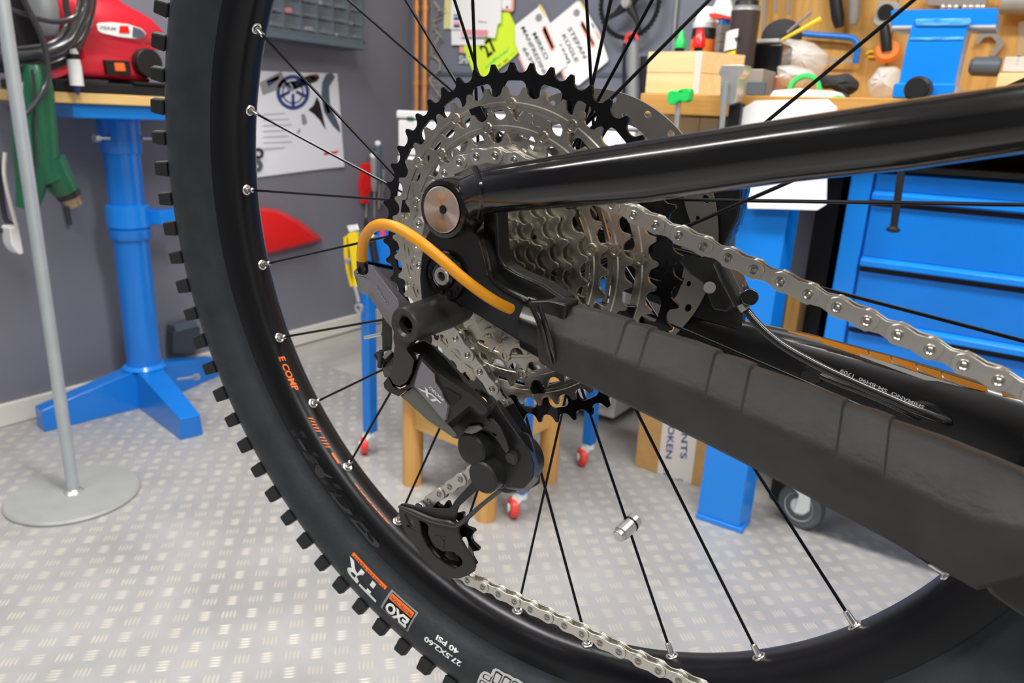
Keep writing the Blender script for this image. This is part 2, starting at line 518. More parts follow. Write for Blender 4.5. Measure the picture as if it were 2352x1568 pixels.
for i in range(NK):
    a = A0 + 2 * PI * i / NK
    l = 0.0110 if i % 2 else 0.0122
    if i < 2:
        o = knob_mesh(-0.0045, 0.0045, l, 0.0072, 'k').build('tread_knob', 'knob', BIKE_O, smooth=0, bevel=0.0008)
        first = (first or []) + [o]
    else:
        o = inst(first[i % 2], 'tread_knob', BIKE_O)
        b = o.modifiers.new('bevel', 'BEVEL'); b.width = 0.0008; b.segments = 1
    o.parent = tyre
    o.matrix_local = knob_mtx(a, 0.0290, 0.3440, R(38))
mb = MB()
def addk(mb, src, mt):
    mb.add([mt @ Vector(v) for v in src.v], src.f)
sk, ck = knob_mesh(-0.0045, 0.0045, 0.0115, 0.0072, 'k'), knob_mesh(-0.0042, 0.0042, 0.0085, 0.0058, 'k')
for i in range(NK):
    a = A0 + 2 * PI * i / NK
    addk(mb, sk, knob_mtx(a, -0.0290, 0.3440, R(-38)))
    for s in (0.0065, -0.0065) if i % 2 else (0.0175, -0.0175):
        addk(mb, ck, knob_mtx(a, s, 0.3485 if i % 2 else 0.3470, R(8 if s > 0 else -8)))
mb.build('tread_centre_knobs', 'knob', tyre, smooth=0, kind='stuff')
# sidewall prints
def side(t):                                   # t in metres along the sidewall from radius 0.3065 outwards -> (s, r)
    pts = TP[3:9]
    for p, q in zip(pts, pts[1:]):
        d = math.hypot(q[0] - p[0], q[1] - p[1])
        if t <= d or q is pts[-1]:
            k = t / d
            return p[0] + (q[0] - p[0]) * k, p[1] + (q[1] - p[1]) * k
        t -= d
def angpx(px, py, s=0.031):
    p = K(px, py, s)
    return math.atan2(p.z, p.x)
def tyreprint(name, txt, pa, pb, t0, t1, m, bold=0.01, shear=0.0, lift=0.0005, par=None):
    """reads from photo point pa to pb, tops of the letters outwards"""
    a0, a1 = angpx(*pa), angpx(*pb)
    def fn(u, v):
        s, r = side(t0 + (t1 - t0) * v)
        return P3(r + lift * .5, a0 + (a1 - a0) * u, s + lift)
    return lettering(name, txt, fn, m, par or tyre, bold, shear)
def tyrepatch(name, pa, pb, t0, t1, m, lift=0.0004, frame=None):
    a0, a1 = angpx(*pa), angpx(*pb)
    mb = MB()
    n = 10
    def pt(u, v):
        s, r = side(t0 + (t1 - t0) * v)
        return P3(r + lift * .5, a0 + (a1 - a0) * u, s + lift)
    for j in range(4):
        for i in range(n):
            mb.add([pt(i / n, j / 4), pt((i + 1) / n, j / 4), pt((i + 1) / n, (j + 1) / 4), pt(i / n, (j + 1) / 4)], [(0, 1, 2, 3)])
    return mb.build(name, m, tyre, smooth=60)
tyreprint('print_letters', 'TR', (868, 1374), (786, 1302), 0.0080, 0.0205, 'white_print', bold=0.02)
tyrepatch('orange_band', (880, 1349), (803, 1271), 0.0035, 0.0065, 'orange_print')
tyreprint('band_letters', 'TUBELESS READY', (878, 1347), (806, 1274), 0.0041, 0.0060, 'tyre', bold=0.0, lift=0.0009)
tyrepatch('emblem_border', (950, 1408), (879, 1385), 0.0025, 0.0205, 'grey_print', 0.0003)
tyrepatch('emblem_field', (946, 1409), (884, 1386), 0.0033, 0.0197, 'black', 0.0006)
tyrepatch('emblem_band', (944, 1407), (886, 1384), 0.0038, 0.0085, 'orange_print', 0.0009)
tyreprint('band_letters', 'PROTECTION', (941, 1407), (889, 1385), 0.0048, 0.0074, 'tyre', lift=0.0012)
tyreprint('print_letters', 'EXO', (942, 1409), (888, 1388), 0.0098, 0.0185, 'white_print', bold=0.05, lift=0.0010)
tyreprint('size_letters', '40 PSI', (1048, 1497), (998, 1460), 0.0060, 0.0100, 'white_print', bold=0.03)
tyreprint('size_letters', '27.5X2.60', (1058, 1530), (975, 1466), 0.0125, 0.0168, 'white_print', bold=0.03)
def tyrepoly(name, L, m, lift):
    vs = [K(x, y, 0.0326 + lift) for x, y in L]
    MB().add(vs, [tuple(t) for t in geometry.tessellate_polygon([vs])]).build(name, m, tyre, smooth=0)
tyrepoly('logo_outline', [(1094, 1585), (1096, 1566), (1099, 1557), (1104, 1546), (1112, 1541), (1120, 1543), (1127, 1548), (1132, 1537), (1138, 1534), (1146, 1537), (1158, 1545), (1170, 1549), (1180, 1556), (1190, 1559), (1204, 1569), (1250, 1600), (1200, 1640)], 'white_print', 0.0003)
for L in ([(1101, 1575), (1101, 1563), (1105, 1560), (1122, 1570), (1120, 1585)], [(1108, 1556), (1110, 1549), (1115, 1547), (1128, 1555), (1133, 1550), (1125, 1566)], [(1129, 1566), (1138, 1541), (1143, 1541), (1155, 1550), (1150, 1562), (1140, 1580)], [(1148, 1575), (1158, 1552), (1163, 1552), (1176, 1561), (1170, 1570), (1160, 1585)], [(1170, 1580), (1178, 1563), (1184, 1563), (1198, 1573), (1190, 1590)]):
    tyrepoly('logo_stroke', L, 'black', 0.0005)
    c0 = (sum(p[0] for p in L) / len(L), sum(p[1] for p in L) / len(L))
    tyrepoly('logo_fill', [(c0[0] + (x - c0[0]) * .72, c0[1] + (y - c0[1]) * .72) for x, y in L], 'white_print', 0.0007)
# rim
RP = [(0.2765, 0), (0.2768, 0.0045), (0.2785, 0.0095), (0.2835, 0.0140), (0.2890, 0.0162), (0.2950, 0.0172), (0.2985, 0.0176), (0.2988, 0.0150), (0.2950, 0.0140), (0.2920, 0.0130), (0.2890, 0.0060), (0.2880, 0)]
rp = RP + [(r, -h) for r, h in reversed(RP[1:-1])]
rim = MB().lathe(rp, (0, 0, 0), (0, -1, 0), 224, True).build('rim', 'rim', BIKE_O, smooth=50)
def rimprint(name, txt, pa, pb, f0, f1, m, s_ref, bold=0.02, shear=0.2):
    """letters on the rim flank; reads from pa to pb, tops towards the hub"""
    A, B = K(*pa, s_ref), K(*pb, s_ref)
    a0, a1 = math.atan2(A.z, A.x), math.atan2(B.z, B.x)
    if a1 < a0:
        a1 += 2 * PI
    prf = [(r, h) for r, h in RP[:7]]
    def fl(t):
        k = t * (len(prf) - 1)
        i = min(int(k), len(prf) - 2)
        q = k - i
        return prf[i][0] * (1 - q) + prf[i + 1][0] * q, prf[i][1] * (1 - q) + prf[i + 1][1] * q
    def fn(u, v):
        r, h = fl(f0 + (f1 - f0) * v)
        return P3(r - 0.00015, a0 + (a1 - a0) * u, h + 0.0004)
    return lettering(name, txt, fn, m, rim, bold, shear)
rimprint('rim_letters', 'I-M/DES', (668, 985), (893, 1240), 0.86, 0.50, 'rim_glyph', 0.0155, 0.035, 0.3)
rimprint('rim_small_letters', 'E COMP', (652, 815), (690, 892), 0.30, 0.13, 'orange_print', 0.0045, 0.03, 0.2)
rimprint('rim_small_marks', 'IIIII IIII', (719, 952), (766, 1022), 0.27, 0.16, 'orange_print', 0.0045, 0.0, 0.3)
rimprint('rim_small_marks', '-', (770, 1034), (786, 1058), 0.24, 0.18, 'orange_print', 0.0045, 0.0, 0.0)
for q in range(6):
    rimprint('rim_line', '-', (818 + 14 * q, 1108 + 14.5 * q), (830 + 14 * q, 1120 + 14.5 * q), 0.20, 0.175, 'orange_print', 0.0045, 0.0, 0.0)
# hub
hub = MB().lathe([(0.006, -0.074), (0.0125, -0.070), (0.0125, -0.046), (0.020, -0.040), (0.0285, -0.036), (0.0285, -0.033), (0.016, -0.028), (0.012, -0.010),
                  (0.015, 0.010), (0.0285, 0.018), (0.0285, 0.021), (0.019, 0.0235), (0.0172, 0.026), (0.0172, 0.064), (0.0095, 0.066), (0.0095, 0.074)], (0, 0, 0), (0, -1, 0), 40).build('hub', 'black_gloss', BIKE_O)
# spokes, 28, laced three-cross; four kinds in turn
PH = 2.7085
spoke_ends = {}
for i in range(28):
    sd, sg = [(1, 1), (-1, 1), (1, -1), (-1, -1)][i % 4]
    a = PH + i * 2 * PI / 28
    b = a + sg * R(75)
    p0, p1 = P3(0.2775, a, sd * 0.002), P3(0.026, b, 0.020 if sd > 0 else -0.034)
    d = (p1 - p0).normalized()
    e0 = p0 + d * 0.006
    sp = MB().tube([e0, e0 + (p1 - e0) * 0.5, p1], 0.00095, 8).build('spoke', 'spoke', BIKE_O)
    spoke_ends[i] = (p0, p1)
    n_ = MB()
    q = P3(0.2772, a, sd * 0.002)
    n_.lathe([(0.0014, 0), (0.0020, 0.0), (0.0021, 0.003), (0.0018, 0.011), (0.0011, 0.0115)], q - d * 0.002, d, 12)
    rad = Vector((math.cos(a), 0, math.sin(a)))
    n_.lathe([(0.0026, -0.0004), (0.0041, -0.0002), (0.0041, 0.0006), (0.0035, 0.0011), (0.0026, 0.0007)], P3(0.2768, a, sd * 0.002), -rad, 16, True)
    n_.build('nipple', 'nipple', sp)
p0, p1 = spoke_ends[11]
m_ = p0 + (p1 - p0) * 0.385
best = min((k / 200 for k in range(200)), key=lambda t: (K(1455, 1207, -(p0 + (p1 - p0) * t).y) - (p0 + (p1 - p0) * t)).length)
m_ = p0 + (p1 - p0) * best
ad = Vector((-0.15, -1, -0.25)).normalized()
mg = MB().cyl(m_ - ad * 0.0082, m_ + ad * 0.0082, 0.0052, n=28).build('spoke_magnet', 'steel', BIKE_O, bevel=0.0008, seg=2)
MB().cyl(m_ + ad * 0.0078, m_ + ad * 0.0115, 0.0041, n=24).build('magnet_screw', 'nipple', mg, bevel=0.0006)
MB().lathe([(0.0052, -0.0008), (0.0056, -0.0006), (0.0056, 0.0006), (0.0052, 0.0008)], m_ - ad * 0.003, ad, 24, True).build('magnet_ring', 'black', mg)
# brake disc
def arcpoly(r0, r1, a0, a1, s, n=5, rc=0.0):
    return [P3(r1, a0 + (a1 - a0) * i / n, s) for i in range(n + 1)] + [P3(r0, a1 - (a1 - a0) * i / n, s) for i in range(n + 1)]
def roundhole(r, a, s, rad, n=10, fy=1.0):
    c = P3(r, a, s)
    e1, e2 = Vector((math.cos(a), 0, math.sin(a))), Vector((-math.sin(a), 0, math.cos(a)))
    return [c + e1 * (rad * fy * math.cos(2 * PI * i / n)) + e2 * (rad * math.sin(2 * PI * i / n)) for i in range(n)]
s = -0.0615
holes = []
for i in range(12):
    a = 2 * PI * i / 12 + 0.1
    for dr, da in ((0.0865, 0), (0.0795, 0.17), (0.0865, 0.30)):
        holes.append(roundhole(dr, a + da, s, 0.0028 if dr > 0.08 else 0.0019, 12, 0.75))
ringp = [P3(0.0915, 2 * PI * i / 96, s) for i in range(96)]
inn = [P3(0.0745 + 0.0015 * math.sin(12 * 2 * PI * i / 96), 2 * PI * i / 96, s) for i in range(96)]
rot = MB().prism(ringp, (0, 0.0018, 0), [inn] + holes)
rotor = rot.build('brake_disc', 'rotor', BIKE_O, bevel=0.0002)
rot = MB()
for i in range(6):
    a = 2 * PI * i / 6 + 0.2
    rot.prism([P3(0.022, a - 0.25, s), P3(0.022, a + 0.25, s), P3(0.076, a + 0.62, s), P3(0.076, a + 0.45, s)], (0, 0.0018, 0))
rot.cyl(P3(0, 0, s - 0.004), P3(0, 0, s + 0.004), 0.026, n=40)
rot.build('disc_carrier', 'cog_black', rotor, bevel=0.0003)
# cassette: twelve sprockets, largest black
TEETH = [51, 45, 39, 33, 28, 24, 21, 18, 16, 14, 12, 10]
S0, DS = 0.0242, 0.00365
cass = MB().lathe([(0.0168, 0.026), (0.0178, 0.026), (0.0178, 0.0635), (0.0168, 0.0635)], (0, 0, 0), (0, -1, 0), 40, True).build('cassette', 'steel', BIKE_O)
PH51 = 2.7565
def cogmesh(k, T):
    s = S0 + k * DS
    rp = 0.0127 / 2 / math.sin(PI / T)
    rt = rp + (0.0015 if k == 0 else 0.0014)
    st = 2 * PI / T
    ph = PH51 if k == 0 else PH51 + 0.31 * k
    out = []
    for i in range(T):
        a = ph + i * st
        hw = 0.00085 / rt
        out.append(P3(rt, a - hw, s))
        out.append(P3(rt, a + hw, s))
        am = a + st / 2
        # valley around the pitch circle, a round seat for the roller
        c, e1, e2 = P3(rp, am, s), Vector((math.cos(am), 0, math.sin(am))), Vector((-math.sin(am), 0, math.cos(am)))
        for t in (-80, -55, -32, -10, 10, 32, 55, 80):
            out.append(c - e1 * (0.0037 * math.cos(R(t)) - (0.0001 if abs(t) > 70 else 0)) + e2 * 0.0045 * math.sin(R(t)))
    holes = []
    inr = [0.0800, 0.0640, 0.0525, 0.0430, 0.0172, 0.0172, 0.0172, 0.0172, 0.0150, 0.0140, 0.0125, 0.0110][k]
    inr2 = rp - 0.0085
    W_ = {0: (25, 0.0835, 0.0955, 0.66), 1: (13, 0.0665, 0.0806, 0.80), 2: (12, 0.0550, 0.0695, 0.78), 3: (11, 0.0455, 0.0580, 0.66)}
    if k in W_:
        n, r0, r1, fr = W_[k]
        for i in range(n):
            a = ph + (i + 0.5) * 2 * PI / n
            hw = PI / n * fr
            h = []
            for (x, y) in rrect(-hw, hw, r0, r1, 0.30 * hw, 4):
                # corners rounded in both directions
                h.append((x, y))
            rc = 0.0038
            h = []
            for cxs, cys, a0 in ((hw - rc / r1, r1 - rc, 0), (-hw + rc / r1, r1 - rc, 90), (-hw + rc / r0, r0 + rc, 180), (hw - rc / r0, r0 + rc, 270)):
                for q in range(4):
                    t = R(a0 + 30 * q)
                    h.append(P3(cys + rc * math.sin(t), a + cxs + rc * math.cos(t) / r1, s))
            holes.append(h)
    elif k in (4, 5, 6):
        n = {4: 14, 5: 8, 6: 7}[k]
        for i in range(n):
            holes.append(roundhole(rp - 0.0095, ph + (i + .5) * 2 * PI / n, s, 0.0011, 8, 2.0))
        if k == 4:
            for i in range(7):
                holes.append(roundhole(0.033, ph + i * 2 * PI / 7, s, 0.006, 12, 1.0))
    holes.append([P3(inr, 2 * PI * i / 60, s) for i in range(60)])
    return out, holes, s, rp, ph
for k, T in enumerate(TEETH):
    out, holes, s, rp, ph = cogmesh(k, T)
    mb = MB().prism(out, (0, 0.0017, 0), holes)
    cg = mb.build('sprocket', 'cog_black' if k == 0 else 'nickel', cass, smooth=0, bevel=0.00028)
    if k == 0:
        cg['label'] = 'largest sprocket, black'
    if k in (1, 2, 3):                       # raised bosses with rivets
        n = {1: 13, 2: 12, 3: 11}[k]
        step = 1
        rb = {1: 0.0832, 2: 0.0712, 3: 0.0592}[k]
        MB().lathe([(rp - 0.0088, 0.0), (rp - 0.0085, 0.0006), (rp - 0.0070, 0.0006), (rp - 0.0064, 0.0)], (0, -s, 0), (0, -1, 0), 120, True).build('pressed_ridge', 'nickel', cass, smooth=40)
        for i in range(0, n, step):
            c = P3(rb, ph + i * 2 * PI / n, s + 0.0002)
            MB().lathe([(0.0001, 0.0012), (0.0011, 0.0012), (0.0012, 0.0006), (0.0021, 0.0006), (0.0023, 0.0013), (0.0033, 0.0013), (0.0036, 0.0), (0.0036, -0.003), (0.0001, -0.003)], c, (0, -1, 0), 20).build('rivet', 'nickel', cass)
mb = MB()
for i in range(6):                           # carrier arms behind the rings
    a = 2 * PI * i / 6 + 0.35
    sw = 0.25
    mb.prism([P3(0.017, a - 0.32, 0.030), P3(0.017, a + 0.32, 0.030), P3(0.050, a + 0.10 + sw, 0.030), P3(0.0845, a + 0.06 + 2 * sw, 0.030), P3(0.0845, a - 0.04 + 2 * sw, 0.030), P3(0.050, a - 0.10 + sw, 0.030)], (0, 0.003, 0))
mb.build('carrier', 'cog_black', cass, bevel=0.0004)

# chain
LK = 0.0127
def circ_path(c, r, a0, a1, n):
    return [(c[0] + r * math.cos(a0 + (a1 - a0) * i / n), c[1] + r * math.sin(a0 + (a1 - a0) * i / n)) for i in range(n + 1)]
d1 = Vector((0.97466, -0.22038)).normalized()
UP0 = Vector((0.09683, 0.03670))
Oc, rc_ = (0.0, 0.0), 0.0570
Gc, rg = (-0.0080, -0.1020), 0.0262
Tc, rt_ = (-0.0291, -0.2005), 0.0262
aT = math.atan2(d1[0], -d1[1])                       # tangent angle on the cassette for the upper run
nrm = Vector((-d1[1], d1[0]))                       # upward normal
a_start = math.atan2(nrm[1], nrm[0])
def cross_tangent(c0, r0, c1, r1, ccw0):
    """inner tangent from circle 0 (travelled ccw if ccw0) to circle 1 (travelled the other way)"""
    dx, dy = c1[0] - c0[0], c1[1] - c0[1]
    D = math.hypot(dx, dy)
    th = math.atan2(dy, dx)
    al = math.acos((r0 + r1) / D)
    a = th - al if ccw0 else th + al
    return a, a + PI
a1, b1 = cross_tangent(Oc, rc_, Gc, rg, True)
a2, b2 = cross_tangent(Gc, rg, Tc, rt_, False)
LO0, d2 = Vector((0.048845, -0.222931)), Vector((0.998963, 0.044048)).normalized()
a_end = math.atan2(-d2[0], d2[1])
def up(a, ref):
    while a < ref: a += 2 * PI
    return a
def dn(a, ref):
    while a > ref: a -= 2 * PI
    return a
path = []
far = UP0 + d1 * 0.36
path.append((far[0], far[1]))
path += circ_path(Oc, rc_, a_start, up(a1, a_start), 60)
path += circ_path(Gc, rg, b1, dn(a2, b1), 60)
path += circ_path(Tc, rt_, b2, up(a_end, b2), 60)
far2 = LO0 + d2 * 0.38
path.append((far2[0], far2[1]))
cum = [0]
for p, q in zip(path, path[1:]):
    cum.append(cum[-1] + math.hypot(q[0] - p[0], q[1] - p[1]))
def s_at(t):
    """axial distance of the chain along its length"""
    L0 = cum[1]
    Lg = cum[62]
    Lt = cum[-2]
    if t < L0:
        d = L0 - t
        return 0.0400 + d * 0.064 if d < 0.086 else 0.0455 + (d - 0.086) * 0.0385
    if t < Lg:
        return 0.0400 + (t - L0) / (Lg - L0) * 0.0024
    if t < Lt:
        return 0.0424
    return 0.0424 - min(0.0016, (t - Lt) * 0.03)
# phase so that a pin falls on the measured pin
L0t = (far - UP0).length
t0 = L0t % LK
pins = []
t = t0
def at(t):
    for i in range(len(path) - 1):
        if cum[i + 1] >= t:
            k = (t - cum[i]) / max(cum[i + 1] - cum[i], 1e-9)
            return Vector((path[i][0] * (1 - k) + path[i + 1][0] * k, -s_at(t), path[i][1] * (1 - k) + path[i + 1][1] * k))
    return None
while t < cum[-1]:
    pins.append(at(t))
    t += LK
nup = round((L0t - t0) / LK)                          # index of measured pin 0
def peanut(rad, waist, y, n=7):
    """outline of a chain side plate in its own xz plane"""
    o = []
    for i in range(n):
        a = R(-112 + 224 * i / (n - 1))
        o.append(Vector((LK + rad * math.cos(a), y, rad * math.sin(a))))
    o.append(Vector((LK * .5, y, waist)))
    for i in range(n):
        a = R(68 + 224 * i / (n - 1))
        o.append(Vector((rad * math.cos(a), y, rad * math.sin(a))))
    o.append(Vector((LK * .5, y, -waist)))
    return o
chain = MB()
for p, q in zip(pins, pins[1:]):
    chain.cyl(p + Vector((0, 0.0017, 0)), p - Vector((0, 0.0017, 0)), 0.0037, n=12)
chain = chain.build('chain', 'chain', BIKE_O)
mo = MB().prism(peanut(0.0046, 0.0035, -0.0027), (0, 0.0009, 0)).prism(peanut(0.0046, 0.0035, 0.0018), (0, 0.0009, 0))
mi = MB().prism(peanut(0.0044, 0.0031, -0.00175), (0, 0.0007, 0)).prism(peanut(0.0044, 0.0031, 0.00105), (0, 0.0007, 0))
mp = MB()
for x in (0, LK):
    mp.lathe([(0.0001, -0.0004), (0.0009, -0.0004), (0.0010, 0.0), (0.0016, 0.0), (0.0017, -0.0004), (0.0022, -0.0004), (0.0025, 0.0003)], (x, -0.0027, 0), (0, 1, 0), 14)
    mp.cyl((x, 0.0025, 0), (x, 0.0031, 0), 0.0017, n=10)
protos = {}
for i in range(len(pins) - 1):
    p, q = pins[i], pins[i + 1]
    x = (q - p).normalized()
    y = Vector((0, 1, 0))
    y = (y - x * x.dot(y)).normalized()
    z = x.cross(y)
    mt = Matrix(((x.x, y.x, z.x, p.x), (x.y, y.y, z.y, p.y), (x.z, y.z, z.z, p.z), (0, 0, 0, 1)))
    outer = (i - nup) % 2 == 0
    nm = 'outer_link' if outer else 'inner_link'
    if nm not in protos:
        o = (mo if outer else mi).build(nm, 'chain', chain, smooth=30, bevel=0.00025)
        if outer:
            me2 = mp.build('tmp', 'pin', None, smooth=40)
            bm = bmesh.new(); bm.from_mesh(o.data)
            nf = len(bm.faces)
            bm.from_mesh(me2.data)
            bm.faces.ensure_lookup_table()
            for f in bm.faces[nf:]:
                f.material_index = 1
            bm.to_mesh(o.data); bm.free()
            o.data.materials.append(M['pin'])
            bpy.data.objects.remove(me2)
        protos[nm] = o
    else:
        o = inst(protos[nm], nm, chain)
        b = o.modifiers.new('bevel', 'BEVEL'); b.width = 0.00025; b.segments = 1; b.limit_method = 'ANGLE'; b.angle_limit = R(35)
    o.matrix_local = mt

# ------------------------------------------------------------------ frame of the bike
def section(top, bot, s, hw, n=16, sq=2.6, lean=0.0):
    """superellipse ring between two points seen in the photo, half width hw along the axle"""
    t, b = K(*top, s), K(*bot, s)
    c, e = (t + b) / 2, (t - b) / 2
    out = []
    for i in range(n):
        a = 2 * PI * (i + .5) / n
        ca, sa = math.cos(a), math.sin(a)
        k = 1 / (abs(ca) ** sq + abs(sa) ** sq) ** (1 / sq)
        out.append(c + e * (sa * k) + Vector((0, -hw * ca * k, 0)) + e * lean * ca * k)
    return out
# seatstay: forged eye and long glossy tube
head = K(1033, 478, 0.093)
hd = MB()
hd.lathe([(0.0001, -0.012), (0.0135, -0.012), (0.0146, -0.010), (0.0146, 0.0035), (0.0138, 0.0055), (0.0118, 0.0060), (0.0112, 0.0050), (0.0001, 0.0050)], head, (0, -1, 0), 48)
SS = [((1075, 398), (1075, 522), 0.0890, 0.0085), ((1112, 384), (1112, 494), 0.0885, 0.0105), ((1150, 378), (1150, 488), 0.0880, 0.0118), ((1300, 352), (1300, 476), 0.0865, 0.0125), ((1500, 318), (1500, 462), 0.084, 0.013),
      ((1800, 272), (1800, 420), 0.080, 0.0135), ((2100, 226), (2100, 388), 0.076, 0.014), ((2352, 190), (2352, 352), 0.072, 0.014)]
rings = [section(a, b, s, w, 20, 2.5) for a, b, s, w in SS]
c6, c7 = sum(rings[-2], Vector()) / 20, sum(rings[-1], Vector()) / 20
stp = (c7 - c6)
rings.append([v + stp * 3.2 for v in rings[-1]])
seatstay = MB().loft(rings).build('seatstay', 'black_gloss', BIKE_O, smooth=50)
hd.build('stay_eye', 'black_gloss', seatstay, smooth=30)
capc = head
cp = MB().lathe([(0.0001, 0.0042), (0.0020, 0.0043), (0.0022, 0.0052), (0.0108, 0.0066), (0.0112, 0.0064), (0.0112, 0.0040)], head, (0, -1, 0), 48).build('pivot_cap', 'cap', seatstay, smooth=35)
MB().lathe([(0.0001, 0.0050), (0.0021, 0.0050), (0.0021, 0.0056), (0.0001, 0.0056)], head, (0, -1, 0), 6).build('hex_socket', 'black', cp, smooth=0)
MB().tube([K(1090, 386, 0.094), K(1104, 420, 0.0985), K(1108, 460, 0.0985), K(1100, 500, 0.093)], 0.0016, 8, smooth=4).build('weld_bead', 'black_gloss', seatstay)
# dropout and chainstay
drop = [(1000, 500), (978, 540), (966, 590), (962, 640), (966, 690), (990, 706), (1050, 697), (1120, 740), (1200, 790), (1262, 828), (1290, 830), (1300, 700), (1262, 690), (1215, 692), (1160, 668), (1130, 636), (1120, 590), (1108, 548), (1080, 520), (1040, 530)]
dp = MB().prism([K(x, y, 0.0840) for x, y in drop], (0, 0.013, 0))
dropout = dp.build('dropout', 'frame_satin', BIKE_O, smooth=30, bevel=0.0016, seg=3)
MB().tube([K(1106, 550, 0.0840), K(1117, 590, 0.0840), K(1128, 634, 0.0840), K(1160, 665, 0.0840), K(1214, 692, 0.0840)], 0.0017, 8, smooth=5).build('dropout_ridge', 'black_gloss', dropout)
MB().prism([K(x, y, 0.0770) for x, y in [(1108, 480), (1140, 478), (1146, 585), (1160, 612), (1195, 632), (1250, 655), (1300, 690), (1290, 770), (1150, 720), (1110, 640)]], (0, 0.011, 0)).build('dropout_web', 'frame_satin', dropout, bevel=0.002, seg=3)
CS = [((1235, 676), (1235, 815), 0.0790, 0.0115), ((1290, 690), (1290, 845), 0.0775, 0.0125), ((1400, 722), (1400, 895), 0.0755, 0.0130), ((1600, 790), (1600, 992), 0.0720, 0.0135), ((1800, 868), (1800, 1092), 0.0690, 0.014),
      ((2046, 962), (2046, 1222), 0.0650, 0.015), ((2250, 1045), (2250, 1335), 0.0620, 0.016), ((2352, 1090), (2352, 1300), 0.060, 0.016)]
CSHAPE = [(-1, 0.1), (-0.95, 0.6), (-0.65, 0.9), (-0.25, 0.97), (0.05, 0.97), (0.20, 0.91), (0.90, 0.34), (0.97, 0.26), (1.0, 0.18), (0.93, -0.35), (0.84, -0.80), (0.66, -0.93), (0.15, -0.97), (-0.5, -0.95), (-0.9, -0.7), (-1, -0.3)]
def csec(tx, grow=0.0, n=16, glow=-0.012):
    """chainstay section at photo column tx"""
    for (a, b) in zip(CS, CS[1:]):
        if tx <= b[0][0] or b is CS[-1]:
            k = (tx - a[0][0]) / (b[0][0] - a[0][0])
            mix = lambda u, v: u * (1 - k) + v * k
            T = (tx, mix(a[0][1], b[0][1])); B_ = (tx, mix(a[1][1], b[1][1]))
            tt, bb = K(*T, mix(a[2], b[2])), K(*B_, mix(a[2], b[2]))
            cc_, e = (tt + bb) / 2, (tt - bb) / 2
            hw = mix(a[3], b[3])
            sec = [cc_ + e * h_ + Vector((0, -hw * w_, 0)) for w_, h_ in CSHAPE]
            c = cc_
            return [c + (v - c) * (1 + grow + (glow - grow) * min(1, max(0, 0.35 - h_) * 2.2)) for v, (w_, h_) in zip(sec, CSHAPE)]
rings = [csec(x, -0.12, 16, -0.12) for x in (1215, 1240, 1290, 1400, 1500, 1600, 1700, 1800, 1920, 2046, 2150, 2250, 2352)]
c6, c7 = sum(rings[-2], Vector()) / 16, sum(rings[-1], Vector()) / 16
rings.append([v + (c7 - c6) * 3.0 for v in rings[-1]])
cstay = MB().loft(rings).build('chainstay', 'frame_satin', BIKE_O, smooth=60)
MB().tube([K(1215, 694, 0.092), K(1238, 740, 0.0935), K(1256, 790, 0.0925), K(1268, 834, 0.088)], [0.0008, 0.0013, 0.0013, 0.0007], 8, smooth=5).build('weld_bead', 'black_gloss', cstay)
MB().tube([K(1238, 700, 0.0915), K(1252, 742, 0.0925), K(1266, 790, 0.0920), K(1276, 830, 0.088)], [0.0008, 0.0013, 0.0013, 0.0007], 8, smooth=5).build('weld_bead', 'black_gloss', cstay)
# rubber guard: overlapping lands with a small step between each
steps = [1262, 1314, 1443, 1495, 1646, 1727, 1940, 2047, 2250, 2352]
gr = MB()
rings = []
for i, (a, b) in enumerate(zip(steps, steps[1:])):
    g0, g1 = ((-0.042, 0.012) if b != 2352 else (0.010, 0.012)) if i else (-0.06, 0.0)
    rings.append(csec(a + 1, g0)); rings.append(csec(a + (b - a) * 0.10, g0 + 0.012)); rings.append(csec(a + (b - a) * 0.6, g1)); rings.append(csec(b - 4, g1 - 0.002))
e = rings[-1]
ce, cp_ = sum(rings[-1], Vector()) / 16, sum(rings[-2], Vector()) / 16
rings.append([v + (ce - cp_).normalized() * 0.10 for v in e])
gr.loft(rings)
guard = gr.build('chainstay_guard', 'rubber', BIKE_O, smooth=24)
# the yoke seen at the lower right, behind the guard
MB().prism([K(x, y, 0.052) for x, y in [(2246, 1338), (2300, 1322), (2352, 1296), (2460, 1260), (2560, 1300), (2560, 1560), (2440, 1500), (2352, 1425), (2308, 1396), (2270, 1368)]], (0, 0.040, 0)).build('stay_yoke', 'frame_satin', BIKE_O, bevel=0.003, seg=2)
# far side stays
ND = [((1560, 700), (1560, 860), -0.074, 0.008), ((1700, 735), (1700, 930), -0.073, 0.010), ((1860, 768), (1860, 1010), -0.070, 0.012), ((2100, 832), (2100, 1120), -0.066, 0.013), ((2352, 908), (2352, 1240), -0.062, 0.014)]
rings = [section(a, b, s, w, 16, 2.8) for a, b, s, w in ND]
c6, c7 = sum(rings[-2], Vector()) / 16, sum(rings[-1], Vector()) / 16
rings.append([v + (c7 - c6) * 1.5 for v in rings[-1]])
ndst = MB().loft(rings).build('far_chainstay', 'frame_satin', BIKE_O, smooth=50)
def strip(name, pts, s, m, par, off=0.0):
    """flat decal strip between pairs of photo points"""
    mb = MB()
    a = [K(*p, s) for p, q in pts]
    b = [K(*q, s) for p, q in pts]
    for i in range(len(pts) - 1):
        mb.add([a[i], a[i + 1], b[i + 1], b[i]], [(0, 1, 2, 3)])
    return mb.build(name, m, par, smooth=0)
OD = [(1808, 757), (1860, 768), (1990, 803), (2100, 836), (2200, 866), (2310, 902), (2352, 922)]
